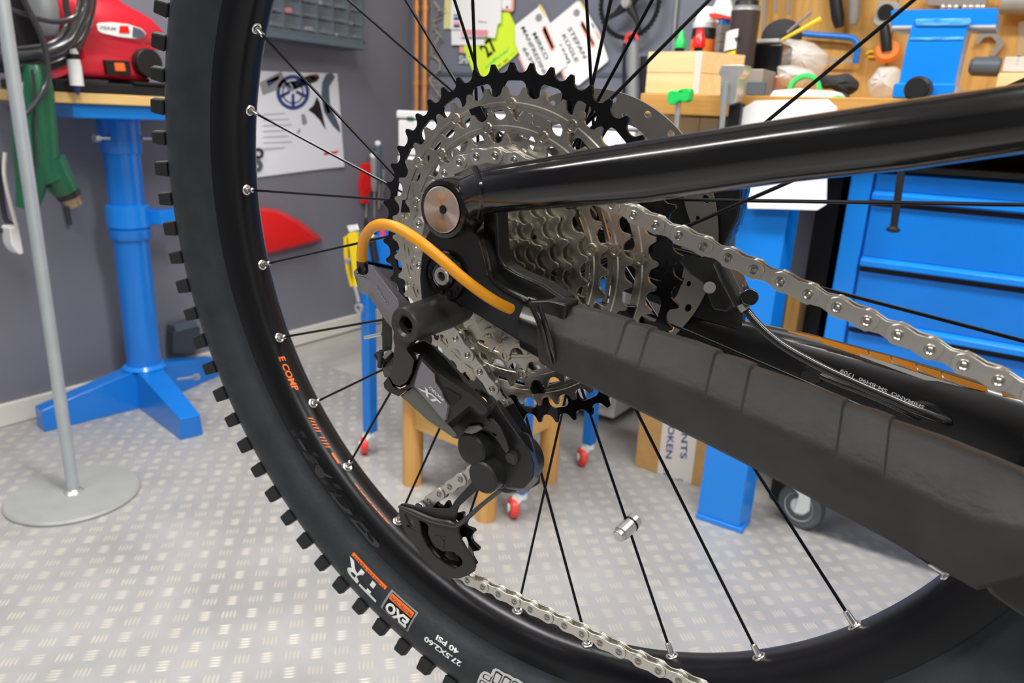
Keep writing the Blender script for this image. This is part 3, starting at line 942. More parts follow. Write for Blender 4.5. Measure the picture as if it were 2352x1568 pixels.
for j, (a, b) in enumerate([((1808, 757), (1884, 774)), ((1886, 775), (1992, 804)), ((1996, 805), (2044, 817)), ((2048, 818), (2102, 834)), ((2106, 836), (2160, 852)), ((2164, 854), (2265, 886)), ((2300, 899), (2345, 917))]):
    A, B_ = a, b
    w = 19 if j else 8
    strip('orange_decal', [((A[0], A[1] + 1), (A[0] + 4, A[1] + w * .7)), ((B_[0], B_[1] + 1), (B_[0] + 8, B_[1] + w + 3))], -0.0575, 'orange_decal', ndst)
strip('silver_decal', [((1975, 812), (1975, 818)), ((2100, 853), (2100, 864)), ((2230, 894), (2230, 908)), ((2352, 939), (2352, 954))], -0.0570, 'silver_decal', ndst)
MB().prism([K(x, y, -0.0735) for x, y in [(1500, 440), (1560, 400), (1720, 380), (1712, 440), (1694, 520), (1640, 600), (1560, 560)]], (0, 0.012, 0)).build('far_stay_end', 'black_gloss', BIKE_O, bevel=0.003, seg=2)
MB().prism([K(x, y, -0.066) for x, y in [(1330, 440), (1500, 430), (1706, 420), (1694, 500), (1662, 570), (1672, 620), (1712, 660), (1700, 760), (1560, 720), (1400, 660), (1330, 560)]], (0, 0.010, 0)).build('far_dropout', 'frame_satin', BIKE_O, bevel=0.002)
# brake caliper
cal = MB().prism([K(x, y, -0.047) for x, y in [(1560, 566), (1640, 588), (1668, 640), (1690, 700), (1672, 718), (1636, 712), (1612, 650), (1580, 628), (1556, 600)]], (0, 0.030, 0)).build('brake_caliper', 'mech_black', BIKE_O, bevel=0.002, seg=2)
MB().tube([K(1652, 600, -0.037), K(1676, 650, -0.037), K(1700, 698, -0.037)], 0.0042, 12).build('banjo_tube', 'hose', cal)
MB().cyl(K(1722, 682, -0.045), K(1722, 682, -0.030), 0.0048, n=20).build('banjo_bolt', 'black_gloss', cal, bevel=0.0008)
MB().cyl(K(1698, 690, -0.037), K(1712, 712, -0.037), 0.0033, n=6).build('hose_ferrule', 'steel', cal)
MB().cyl(K(1630, 660, -0.040), K(1630, 660, -0.0345), 0.0035, n=20).build('pad_screw', 'steel', cal)
HP = [K(1708, 706, -0.037), K(1748, 752, -0.036), K(1800, 795, -0.036), K(1880, 840, -0.036), K(1960, 878, -0.037), K(2040, 913, -0.039), K(2110, 943, -0.042), K(2160, 962, -0.048), K(2190, 972, -0.056)]
hose = MB().tube(HP, 0.0024, 12, smooth=6).build('brake_hose', 'hose', BIKE_O)
pxtext('hose_letters', 'SHIMANO  SM-BH90  1709', (2124, 932), (1932, 846), 8.5, lambda x, y: K(x, y, -0.0335), 'white_print', hose, bold=0.02)
mb = MB().prism([K(x, y, -0.056) for x, y in [(1840, 846), (1870, 836), (1890, 850), (1890, 880), (1860, 886), (1836, 870)]], (0, 0.008, 0))
lug = mb.build('cable_lug', 'frame_satin', BIKE_O, bevel=0.002, seg=2)
MB().tube([K(1885, 862, -0.050), K(1930, 880, -0.049), K(1990, 900, -0.049), K(2060, 932, -0.050), K(2110, 962, -0.054)], [0.0018, 0.0022, 0.0030, 0.0028, 0.002], 10, smooth=4).build('sensor_cable', 'hose', BIKE_O)
MB().tube([K(2110, 925, -0.0555), K(2160, 930, -0.0555), K(2212, 955, -0.0555), K(2222, 980, -0.0555), K(2190, 992, -0.0555), K(2130, 975, -0.0555), K(2098, 945, -0.0555)], 0.0026, 8, closed=True, smooth=4).build('cable_port', 'rubber', BIKE_O)
# derailleur hanger with its axle bolt
hc = P3(0, 0, 0.0845) + Vector((-0.0005, 0, -0.0008))
hg = MB().lathe([(0.0001, 0), (0.0126, 0), (0.0132, 0.0012), (0.0128, 0.0026), (0.0118, 0.0026), (0.0112, 0.0012), (0.0072, 0.0012), (0.0066, 0.0030), (0.0052, 0.0036), (0.0050, 0.0022), (0.0001, 0.0022)], hc, (0, -1, 0), 48).build('axle_washer', 'black_gloss', BIKE_O)
for i in range(11):
    a = 2 * PI * i / 11
    MB().lathe([(0.0001, 0.0004), (0.0010, 0.0004), (0.0012, 0.0010), (0.0001, 0.0010)], hc + Vector((0.0094 * math.cos(a), -0.0010, 0.0094 * math.sin(a))), (0, -1, 0), 10).build('washer_dimple', 'black', hg)
ab = MB().lathe([(0.0026, 0.0018), (0.0026, 0.0040), (0.0044, 0.0042), (0.0050, 0.0034), (0.0050, 0.0016)], hc, (0, -1, 0), 24).build('axle_bolt', 'steel', BIKE_O)
MB().cyl(hc + Vector((0, -0.0018, 0)), hc + Vector((0, -0.0030, 0)), 0.0026, n=6).build('bolt_socket', 'black', ab, smooth=0)
# ------------------------------------------------------------------ rear derailleur
def lf(front, sf, back, sb):
    return [K(x, y, sf) for x, y in front], [K(x, y, sb) for x, y in back]
def slab(name, front, sf, back, sb, m, par, bevel=0.0008, seg=2, smooth=30):
    a, b = lf(front, sf, back, sb)
    mb = MB()
    n = len(a)
    t = geometry.tessellate_polygon([a])
    fs = [tuple(f) for f in t] + [tuple(i + n for i in reversed(f)) for f in geometry.tessellate_polygon([b])]
    for i in range(n):
        j = (i + 1) % n
        fs.append((i, j, j + n, i + n))
    mb.add(a + b, fs)
    return mb.build(name, m, par, smooth=smooth, bevel=bevel, seg=seg)
Z1 = lambda pts: [(780 + x / 4.48, 580 + y / 4.48) for x, y in pts]
Z2 = lambda pts: [(860 + x / 3.92, 740 + y / 3.92) for x, y in pts]
Z3 = lambda pts: [(860 + x / 5.227, 1100 + y / 5.227) for x, y in pts]
kc = K(928, 748, 0.115)
RD = MB()
RD.lathe([(0.0045, 0.006), (0.0045, 0.0437), (0.0058, 0.0450), (0.0086, 0.0450), (0.0094, 0.0440), (0.0096, 0.030), (0.0100, 0.012), (0.0092, 0.0), (0.0045, 0.0)], Vector((kc.x, -0.070, kc.z)), (0, -1, 0), 44, True)
rd = RD.build('rear_derailleur', 'mech', BIKE_O, smooth=40)
MB().cyl((kc.x, -0.078, kc.z), (kc.x, -0.100, kc.z), 0.0046, n=24).build('pivot_bore', 'black', rd)
MB().prism([K(x, y, 0.082) for x, y in [(1000, 690), (1010, 672), (1050, 690), (1062, 704), (1048, 745), (1020, 752), (1000, 735)]], (0, 0.012, 0)).build('hanger', 'frame_satin', rd, bevel=0.0015, seg=2)
# cable arm
front = Z1([(142, 196), (176, 158), (184, 190), (200, 222), (236, 234), (280, 222), (300, 192), (290, 122), (318, 122), (345, 152), (470, 320), (592, 472), (612, 520), (604, 590), (572, 640), (546, 672), (500, 600), (420, 500), (340, 400), (300, 300), (250, 262), (170, 244)])
back = Z1([(146, 215), (176, 175), (200, 185), (215, 215), (246, 232), (285, 220), (320, 190), (325, 128), (352, 128), (392, 152), (520, 300), (660, 452), (720, 510), (760, 560), (700, 660), (540, 780), (470, 700), (380, 560), (290, 440), (230, 425), (200, 400), (168, 290)])
arm = slab('cable_arm', front, 0.1120, back, 0.1020, 'mech_grey', rd, 0.0006)
pxtext('arm_letters', 'SHIMANO', (Z1([(352, 352)])[0]), (Z1([(478, 538)])[0]), 6.5, lambda x, y: K(x, y, 0.1124), 'grey_print', arm, bold=0.03)
slab('arm_web', Z1([(440, 600), (470, 660), (530, 760), (536, 900), (530, 1000), (440, 1020), (436, 800)]), 0.1000, Z1([(450, 600), (480, 660), (540, 760), (546, 900), (536, 1000), (450, 1020), (446, 800)]), 0.094, 'mech_black', rd, 0.0004)
# b-tension screw and cable clamp
MB().cyl(K(838, 775, 0.098), K(878, 767, 0.098), 0.0011, n=14).build('tension_screw', 'steel', rd, bevel=0.0002)
MB().cyl(K(864, 812, 0.099), K(886, 838, 0.099), 0.0022, n=14).cyl(K(876, 806, 0.103), K(872, 842, 0.100), 0.0015, n=12).cyl(K(884, 826, 0.104), K(902, 808, 0.100), 0.0026, n=6).build('cable_clamp', 'mech_black', rd, bevel=0.0003)
# body under the knuckle
front = Z1([(560, 780), (552, 880), (566, 960), (562, 1080), (545, 1160), (520, 1230), (510, 1270), (560, 1350), (620, 1370), (690, 1330), (740, 1240), (766, 1110), (740, 1070), (700, 1020), (690, 975), (740, 900), (806, 830), (780, 760), (680, 800)])
back = Z1([(590, 790), (560, 890), (590, 960), (550, 1080), (430, 1180), (460, 1280), (500, 1290), (560, 1370), (630, 1390), (720, 1340), (790, 1240), (800, 1110), (790, 1060), (760, 1020), (760, 960), (800, 900), (850, 830), (820, 770), (700, 800)])
slab('upper_body', front, 0.1110, back, 0.0960, 'mech', rd, 0.0010)
slab('lower_cup', Z1([(452, 1340), (500, 1276), (512, 1300), (545, 1370), (600, 1420), (650, 1400), (730, 1345), (770, 1280), (835, 1090), (860, 1100), (770, 1350), (690, 1410), (610, 1480), (500, 1430), (460, 1390)]), 0.1080, Z1([(452, 1340), (500, 1276), (530, 1290), (565, 1360), (620, 1400), (670, 1380), (750, 1330), (790, 1270), (850, 1090), (880, 1100), (790, 1350), (700, 1400), (620, 1470), (520, 1430), (470, 1390)]), 0.0900, 'mech_black', rd, 0.0008)
slab('inner_link', Z1([(700, 960), (860, 900), (960, 960), (1100, 1090), (1240, 1250), (1340, 1400), (1280, 1420), (1150, 1330), (980, 1180), (840, 1050), (760, 1030)]), 0.0920, Z1([(720, 960), (880, 900), (980, 960), (1120, 1090), (1260, 1250), (1350, 1390), (1290, 1410), (1160, 1320), (1000, 1180), (860, 1050), (780, 1030)]), 0.0780, 'mech_black', rd, 0.0010)
# outer link with the printed cover
lb_f = Z2([(300, 600), (360, 450), (410, 330), (440, 330), (530, 420), (560, 450), (880, 655), (920, 690), (1000, 765), (1025, 800), (985, 828), (930, 800), (860, 745), (660, 910), (640, 900), (350, 575)])
lb_b = Z2([(250, 640), (340, 430), (400, 290), (460, 270), (560, 370), (600, 400), (920, 620), (960, 660), (1040, 740), (1070, 800), (1010, 860), (950, 850), (870, 790), (700, 960), (650, 930), (330, 620)])
link = slab('outer_link_body', lb_f, 0.1090, lb_b, 0.0930, 'mech_black', rd, 0.0007)
cover = slab('link_cover', Z2([(430, 352), (512, 440), (540, 470), (548, 540), (600, 615), (625, 690), (660, 745), (640, 860), (625, 880), (360, 568), (395, 440)]), 0.1105, Z2([(425, 340), (520, 432), (550, 462), (562, 536), (612, 612), (640, 688), (688, 752), (662, 880), (628, 892), (350, 572), (388, 430)]), 0.1085, 'mech_grey', rd, 0.0005)
slab('side_panel', Z2([(350, 578), (655, 905), (745, 1012), (715, 1042), (480, 882), (232, 662)]), 0.1070, Z2([(356, 574), (661, 900), (760, 1010), (730, 1050), (500, 890), (262, 650)]), 0.0980, 'mech_olive', rd, 0.0005)
slab('link_recess', Z2([(640, 590), (770, 660), (770, 690), (700, 745), (660, 700)]), 0.1096, Z2([(640, 590), (770, 660), (770, 690), (700, 745), (660, 700)]), 0.1085, 'black', rd, 0.0002)
cv = lambda x, y: K(x, y, 0.1109)
pxtext('cover_letters', 'XT', Z2([(392, 590)])[0], Z2([(572, 762)])[0], 12.5, cv, 'white_print', cover, bold=0.05, shear=0.3)
pxtext('cover_small_letters', 'DEORE', Z2([(486, 588)])[0], Z2([(618, 716)])[0], 5.8, cv, 'white_print', cover, bold=0.02, shear=0.2)
# lower knuckle with clutch
kn_f = Z2([(665, 915), (860, 755), (935, 820), (990, 845), (1040, 810), (1100, 720), (1180, 850), (1260, 960), (1330, 1060), (1400, 1160), (1440, 1280), (1430, 1400), (1340, 1500), (1180, 1490), (1060, 1300), (1000, 1050), (900, 1010), (740, 1050), (740, 1010)])
kn_b = Z2([(700, 930), (890, 720), (960, 760), (1030, 790), (1060, 740), (1120, 690), (1220, 820), (1310, 950), (1400, 1060), (1460, 1180), (1490, 1290), (1480, 1420), (1380, 1530), (1220, 1540), (1100, 1340), (1040, 1080), (920, 1050), (780, 1070), (770, 1030)])
slab('knuckle_body', kn_f, 0.0880, kn_b, 0.0650, 'mech_black', rd, 0.0012)
slab('knuckle_arm', Z2([(665, 915), (860, 755), (930, 810), (990, 840), (1040, 900), (990, 960), (860, 1010), (740, 1050)]), 0.0930, Z2([(690, 930), (880, 740), (950, 800), (1010, 830), (1060, 900), (1010, 970), (880, 1030), (770, 1060)]), 0.0860, 'mech', rd, 0.0010)
slab('knuckle_pad', Z2([(805, 980), (850, 930), (940, 920), (975, 950), (930, 985), (850, 1020)]), 0.0950, Z2([(800, 985), (850, 925), (945, 912), (985, 950), (935, 992), (850, 1030)]), 0.0920, 'mech_grey', rd, 0.0006)
for (px, py, s, r0, nm) in ((1080, 1034, 0.0960, 0.0093, 'clutch_drum'), (1107, 1098, 0.0965, 0.0093, 'clutch_cap')):
    c = K(px, py, s)
    MB().lathe([(r0 + 0.0008, -0.0100), (r0 + 0.0016, -0.0104), (r0 + 0.0016, -0.0135), (r0 + 0.0008, -0.0138)], c, (0, -1, 0), 40, True).build('drum_band', 'mech', rd)
    MB().lathe([(0.0001, 0), (r0 - 0.001, 0), (r0, -0.001), (r0 + 0.0006, -0.012), (r0 + 0.0012, -0.0125), (r0 + 0.0014, -0.030), (0.0001, -0.030)], c, (0, -1, 0), 40).build(nm, 'mech_black', rd, smooth=35)
c = K(1150, 1080, 0.080)
MB().lathe([(0.0001, 0), (0.013, 0), (0.0142, -0.0012), (0.0145, -0.022), (0.0001, -0.022)], c, (0, -1, 0), 40).build('clutch_housing', 'mech_black', rd, smooth=35)
MB().lathe([(0.0001, 0.0), (0.0030, 0.0), (0.0032, -0.0006), (0.0040, -0.0008), (0.0042, -0.004), (0.0001, -0.004)], K(1172, 1052, 0.0905), (0, -1, 0), 24).build('fixing_bolt', 'mech', rd)
slab('knuckle_face', Z2([(880, 905), (960, 870), (1060, 860), (1130, 930), (1180, 1040), (1215, 1150), (1180, 1180), (1120, 1080), (1040, 990), (960, 960)]), 0.0925, Z2([(870, 905), (955, 860), (1070, 850), (1145, 930), (1200, 1040), (1235, 1160), (1190, 1200), (1120, 1100), (1040, 1010), (950, 980)]), 0.0870, 'mech', rd, 0.0010)
slab('chain_stop', Z2([(1290, 1000), (1340, 980), (1390, 1010), (1436, 1150), (1425, 1230), (1385, 1450), (1312, 1440), (1335, 1300), (1375, 1180), (1340, 1080)]), 0.0790, Z2([(1300, 1000), (1350, 985), (1400, 1010), (1446, 1150), (1435, 1230), (1395, 1450), (1322, 1440), (1345, 1300), (1385, 1180), (1350, 1080)]), 0.0700, 'mech_black', rd, 0.0008)
slab('inner_guide', [(1180, 925), (1215, 985), (1240, 1060), (1240, 1110), (1205, 1130), (1170, 1120), (1160, 1000), (1150, 940)], 0.0560, [(1180, 925), (1215, 985), (1240, 1060), (1240, 1110), (1205, 1130), (1170, 1120), (1160, 1000), (1150, 940)], 0.0530, 'mech_black', rd, 0.0004)
# cage
cage_o = Z3([(292, 330), (310, 303), (370, 300), (450, 322), (600, 345), (760, 360), (860, 362), (925, 335), (960, 262), (1170, 35), (1250, 118), (1010, 330), (985, 400), (960, 505), (1010, 560), (1005, 640), (1040, 740), (1110, 860), (1180, 970), (1210, 1060), (1195, 1110), (1120, 1160), (1010, 1200), (900, 1200), (790, 1160), (690, 1080), (600, 985), (510, 850), (430, 730), (360, 620), (310, 520), (288, 420)])
h1 = Z3([(360, 425), (400, 420), (450, 455), (466, 510), (462, 590), (436, 585), (400, 510), (372, 460)])
h2 = Z3([(535, 498), (600, 520), (645, 560), (640, 640), (680, 730), (740, 820), (820, 870), (920, 872), (1000, 900), (1055, 980), (1045, 1040), (960, 1072), (850, 1030), (720, 930), (620, 800), (560, 660)])
S_C = 0.0500
tp = K(1018, 1235, 0.0430)
cg = MB().prism([K(x, y, S_C) for x, y in cage_o], (0, 0.0020, 0), [[K(x, y, S_C) for x, y in h1], [K(x, y, S_C) for x, y in h2]]).build('cage_plate', 'mech_black', rd, bevel=0.0006, seg=2)
MB().tube([K(*Z3([(300, 330)])[0], S_C + .0008), K(*Z3([(450, 385)])[0], S_C + .0012), K(*Z3([(700, 490)])[0], S_C + .0018), K(*Z3([(900, 530)])[0], S_C + .002), K(*Z3([(1020, 540)])[0], S_C + .002), K(*Z3([(1300, 300)])[0], 0.058), K(*Z3([(1568, 95)])[0], 0.068)], [0.0012, 0.0018, 0.0020, 0.0022, 0.0017, 0.0014, 0.0014], 8, smooth=4).build('cage_rib', 'mech', rd)
MB().prism([K(x, y, 0.0345) for x, y in cage_o], (0, 0.0018, 0)).build('inner_cage_plate', 'mech_black', rd, bevel=0.0004)
def pulley(c, s, T, name):
    rp = 0.0127 / 2 / math.sin(PI / T)
    out = []
    for i in range(T):
        a = 2 * PI * i / T + 0.1
        for r_, da in ((rp + 0.0018, -0.03), (rp + 0.0018, 0.03), (rp - 0.0030, 0.14), (rp - 0.0038, 0.24), (rp - 0.0030, 0.34)):
            out.append(Vector((c[0] + r_ * math.cos(a + da), -s, c[1] + r_ * math.sin(a + da))))
    hs = []
    for i in range(5):
        a = 2 * PI * i / 5
        hs.append([Vector((c[0] + r_ * math.cos(a + q), -s, c[1] + r_ * math.sin(a + q))) for r_, q in ((0.0100, -.35), (0.0185, -.42), (0.0195, -.2), (0.0195, .2), (0.0185, .42), (0.0100, .35))])
    p = MB().prism(out, (0, 0.0024, 0), hs).build(name, 'black_gloss', rd, smooth=0, bevel=0.0004)
    MB().cyl((c[0], -s - 0.003, c[1]), (c[0], -s + 0.005, c[1]), 0.0075, n=24).cyl((c[0], -s - 0.0075, c[1]), (c[0], -s - 0.001, c[1]), 0.0048, n=20).build('pulley_bushing', 'mech_black', p, bevel=0.0005)
pulley(Tc, 0.0430, 13, 'tension_pulley')
pulley(Gc, 0.0425, 13, 'guide_pulley')
MB().cyl(K(1019, 1235, S_C + 0.0005), K(1019, 1235, S_C - 0.001), 0.0012, n=6).build('pulley_bolt', 'black', rd, smooth=0)
# shift cable in its orange sleeve
CP = [K(833, 605, 0.1060), K(831, 580, 0.1085), K(838, 545, 0.1120), K(856, 522, 0.1160), K(880, 515, 0.1190), K(915, 524, 0.1210), K(960, 552, 0.1210), K(1010, 592, 0.1180), K(1060, 636, 0.1130), K(1110, 674, 0.1060), K(1145, 696, 0.0985), K(1172, 709, 0.0900)]
cab = MB().tube(CP, 0.0027, 14, smooth=6).build('cable_sleeve', 'orange_cable', BIKE_O)
MB().cyl(K(832, 598, 0.1070), K(833, 634, 0.1060), 0.0030, n=20).build('cable_ferrule', 'black_gloss', cab, bevel=0.0005)
# chainring and crank side of the frame, out of the photo to the right
cc = Vector((0.452, 0, -0.125))
yr = pins[0].y
def zz(r, a): return Vector((cc.x + r * math.cos(a), yr, cc.z + r * math.sin(a)))
T = 40
out = []
for i in range(T):
    a = 2 * PI * i / T
    for r_, da in ((0.0830, -0.02), (0.0830, 0.02), (0.0785, 0.05), (0.0775, 0.08), (0.0785, 0.11)):
        out.append(zz(r_, a + da))
hs = [[zz(r_, 2 * PI * i / 5 + q) for r_, q in ((0.035, -.35), (0.066, -.45), (0.066, .45), (0.035, .35))] for i in range(5)]
cr_ = MB().prism(out, (0, 0.003, 0), hs).build('chainring', 'cog_black', BIKE_O, smooth=0)
MB().cyl((cc.x, yr - 0.02, cc.z), (cc.x, 0.05, cc.z), 0.022, n=32).build('crank_axle', 'mech', cr_)
MB().loft([section((2600, 700), (2600, 1500), 0.02, 0.03), section((3000, 700), (3000, 1700), 0.02, 0.035)]).build('motor_housing', 'frame_satin', BIKE_O, smooth=50, bevel=0.004)
# ------------------------------------------------------------------ workshop things
def wl(px, py, d=0.0):                       # on the left wall, d in front of it
    return W(px, py, 0, XW + d)
def wb(px, py, d=0.0):                       # on the back wall, d in front of it
    return W(px, py, 1, YW - d)
def pts(conv, L, *a):
    return [conv(x, y, *a) for x, y in L]
def ax(a, v):
    return lambda x, y: W(x, y, a, v)
# bench grinder column
cx, cy = -1.775, 0.705
gs = thing('machine_stand', 'blue three-footed round column stand by the left wall, carrying the red machine', 'stand', (cx, cy, 0))
c = lambda z: Vector((cx, cy, z))
MB().lathe([(0.046, 0.10), (0.046, 0.780)], c(0), (0, 0, 1), 40).build('column', 'blue', gs)
MB().lathe([(0.050, 0.715), (0.052, 0.72), (0.052, 0.80), (0.048, 0.825)], c(0), (0, 0, 1), 40).build('top_collar', 'blue', gs)
rg = MB().lathe([(0.050, 0.515), (0.056, 0.52), (0.056, 0.575), (0.050, 0.58)], c(0), (0, 0, 1), 40).build('ring_collar', 'blue2', gs)
MB().prism([(cx + 0.03, cy + 0.03, 0.525), (cx + 0.075, cy + 0.05, 0.525), (cx + 0.075, cy + 0.135, 0.525), (cx + 0.045, cy + 0.135, 0.525), (cx + 0.0, cy + 0.055, 0.525)], (0, 0, 0.04)).build('ring_lug', 'blue2', rg, bevel=0.003)
MB().lathe([(0.052, 0.485), (0.054, 0.49), (0.054, 0.512), (0.05, 0.515)], c(0), (0, 0, 1), 40).build('lower_ring', 'blue', gs)
def foot(tx, ty, w0, w1):
    d = Vector((tx - cx, ty - cy, 0)); L = d.length; d.normalize(); n = Vector((-d.y, d.x, 0))
    o = c(0)
    sec = lambda t, w, h: [o + d * t - n * w * 1.15, o + d * t + n * w * 1.15, o + d * t + n * w + Vector((0, 0, h)), o + d * t - n * w + Vector((0, 0, h))]
    f = MB().loft([sec(0.0, w0, 0.112), sec(0.045, w0, 0.112), sec(L * 0.55, (w0 + w1) / 2, 0.088), sec(L, w1, 0.060)]).build('foot', 'blue', gs, smooth=20, bevel=0.003, seg=2)
    MB().lathe([(0.0001, 0.0005), (0.008, 0.0005), (0.008, 0.0015), (0.0001, 0.0015)], o + d * (L - 0.03) + Vector((0, 0, 0.0615)), (0, 0, 1), 12).build('bolt_hole', 'black', f)
foot(-1.800, 0.420, 0.030, 0.024)
foot(-1.455, 0.640, 0.034, 0.026)
foot(-1.845, 0.970, 0.030, 0.024)
MB().lathe([(0.048, 0.108), (0.060, 0.112), (0.050, 0.122)], c(0), (0, 0, 1), 32).build('weld_collar', 'blue2', gs)
for dy in (-0.064, 0.062):
    MB().cyl((cx + 0.03, cy + dy * 0.7, 0.755), (cx + 0.035, cy + dy * 1.15, 0.755), 0.005, n=12).cyl((cx + 0.035, cy + dy * 1.15, 0.755), (cx + 0.036, cy + dy * 1.35, 0.755), 0.011, n=6).build('clamp_screw', 'steel', gs)
MB().cyl((cx + 0.08, cy + 0.05, 0.075), (cx + 0.125, cy + 0.085, 0.085), 0.004, n=10).cyl((cx + 0.118, cy + 0.08, 0.083), (cx + 0.128, cy + 0.088, 0.086), 0.009, n=6).build('foot_screw', 'steel', gs)
MB().bx(-1.885, -1.615, 0.515, 0.895, 0.805, 0.838).build('top_plate', 'blue2', gs, bevel=0.003)
MB().bx(-1.89, -1.60, 0.462, 0.91, 0.838, 0.862).build('board', 'board', gs, bevel=0.002)
# red machine
rm = thing('bench_grinder', 'red bench machine with a rounded hood and an orange switch on the blue stand', 'machine', (-1.72, 0.68, 0.862))
MB().bx(-1.88, -1.605, 0.478, 0.89, 0.862, 0.888).build('base_slab', 'black', rm, bevel=0.006, seg=2)
Zg = lambda L: [(x / 5.227, y / 5.227) for x, y in L]
body = Zg([(740, 930), (830, 860), (960, 800), (1010, 700), (975, 600), (905, 520), (820, 400), (700, 230), (640, 60), (600, -160), (800, -300), (1200, -220), (1450, -20), (1560, 60), (1700, 130), (1850, 220), (1930, 300), (2040, 420), (2060, 560), (1960, 600), (1840, 600), (1700, 640), (1620, 720), (1620, 810), (1690, 890), (1830, 992), (1500, 962), (1300, 942)])
fr = pts(ax(0, -1.625), body)
cen = sum(fr, Vector()) / len(fr)
rings = []
for dx, k in ((-0.205, 0.80), (-0.19, 0.95), (-0.12, 1.0), (-0.05, 1.03), (-0.015, 1.0), (0.0, 0.93)):
    rings.append([Vector((v.x + dx, cen.y + (v.y - cen.y) * k, max(0.885, cen.z + (v.z - cen.z) * k))) for v in fr])
mb = MB()
n = len(fr)
vs = [v for r in rings for v in r]
fs = []
for i in range(len(rings) - 1):
    for j in range(n):
        fs.append((i * n + j, i * n + (j + 1) % n, (i + 1) * n + (j + 1) % n, (i + 1) * n + j))
t = geometry.tessellate_polygon([rings[0]])
fs += [tuple(f) for f in t] + [tuple(i + 5 * n for i in f) for f in geometry.tessellate_polygon([rings[-1]])]
mb.add(vs, fs)
hood = mb.build('hood', 'redm', rm, smooth=70)
lab = Zg([(1165, 300), (1190, 275), (1330, 268), (1540, 290), (1700, 345), (1755, 400), (1740, 440), (1640, 465), (1420, 440), (1220, 395), (1180, 370)])
bd = MB().prism(pts(ax(0, -1.622), lab), (-0.004, 0, 0)).build('badge', 'white_print', hood, bevel=0.0008)
MB().prism(pts(ax(0, -1.6205), Zg([(1440, 310), (1540, 310), (1560, 400), (1430, 395)])), (-0.002, 0, 0)).build('badge_red', 'red', rm)
pxtext('badge_letters', 'FERM', (231, 67.5), (266, 70.5), 8, ax(0, -1.6215), 'grey', rm, bold=0.03)
MB().prism(pts(ax(0, -1.6205), Zg([(1600, 320), (1690, 350), (1745, 400), (1735, 435), (1650, 455), (1590, 440)])), (-0.002, 0, 0)).build('badge_dark', 'slate', rm)
MB().prism(pts(ax(0, -1.612), Zg([(1262, 718), (1560, 730), (1585, 905), (1290, 890)])), (-0.02, 0, 0)).build('switch_plate', 'black', rm, bevel=0.002)
MB().prism(pts(ax(0, -1.609), Zg([(1375, 755), (1500, 758), (1520, 860), (1390, 855)])), (-0.006, 0, 0)).build('switch', 'switch', rm, bevel=0.002)
MB().cyl(W(345, 145, 0, -1.60), W(345, 145, 0, -1.60) + Vector((-0.08, 0, 0)), 0.034, n=32).build('grinding_wheel', 'black', rm, bevel=0.003)
MB().bx(-1.72, -1.60, 0.66, 0.86, 0.888, 0.895).build('rest_plate', 'black', rm, bevel=0.001)
# steel pole on a round base
pb_ = Vector((-1.377, 0.300, 0))
ps = thing('pole_stand', 'tall grey steel pole on a flat round grey base at the left edge', 'stand', pb_)
MB().lathe([(0.0001, 0), (0.132, 0), (0.134, 0.002), (0.134, 0.005), (0.130, 0.009), (0.0001, 0.0115)], pb_, (0, 0, 1), 72).build('base_disc', 'disc', ps)
MB().lathe([(0.0001, 0.010), (0.0125, 0.010), (0.0125, 1.75), (0.0001, 1.75)], pb_, (0, 0, 1), 28).build('pole', 'pole', ps)
MB().lathe([(0.0130, 0.011), (0.021, 0.011), (0.0155, 0.0165), (0.0130, 0.018)], pb_, (0, 0, 1), 28, True).build('weld', 'steel', ps)
# heat gun, hanging cables, clear tube and glue stick, all hooked on the wall hook behind the pole
hx = -1.545
A_ = ax(0, hx)
hk = thing('wall_hook_rail', 'dark metal hook arm on the left wall carrying the black cables', 'hook', A_(90, -60))
MB().tube([wl(60, -90, 0.0), A_(70, -90), A_(90, -60)], 0.012, 12, smooth=3).build('arm', 'black', hk)
hg_ = thing('heat_gun', 'dark green heat gun with a brass nozzle hanging at the left edge', 'heat gun', A_(100, 200))
MB().tube([A_(78, 150), A_(86, 200), A_(92, 300), A_(100, 385), A_(112, 412)], [0.022, 0.030, 0.034, 0.033, 0.034], 20, smooth=4).build('body', 'dgreen', hg_, smooth=60)
MB().tube([A_(112, 366), A_(130, 405), A_(152, 440)], [0.034, 0.032, 0.027], 22, smooth=4).build('barrel', 'dgreen', hg_, smooth=60)
MB().tube([A_(60, 250), A_(66, 330), A_(72, 420), A_(60, 480)], [0.026, 0.032, 0.030, 0.02], 18, smooth=4).build('grip', 'dgreen', hg_, smooth=60)
nz = MB().tube([A_(148, 432), A_(160, 452)], [0.0265, 0.0255], 22).build('nozzle_collar', 'black', hg_)
MB().tube([A_(152, 438), A_(160, 451), A_(166, 460), A_(168, 461), A_(174, 470)], [0.0200, 0.0195, 0.0215, 0.0165, 0.0160], 20).build('nozzle', 'brass', hg_)
MB().prism(pts(A_, [(48, 190), (54, 187), (59, 208), (60, 217), (55, 218), (51, 208)]), (0.004, 0, 0)).build('vent_glint', 'pole', hg_)
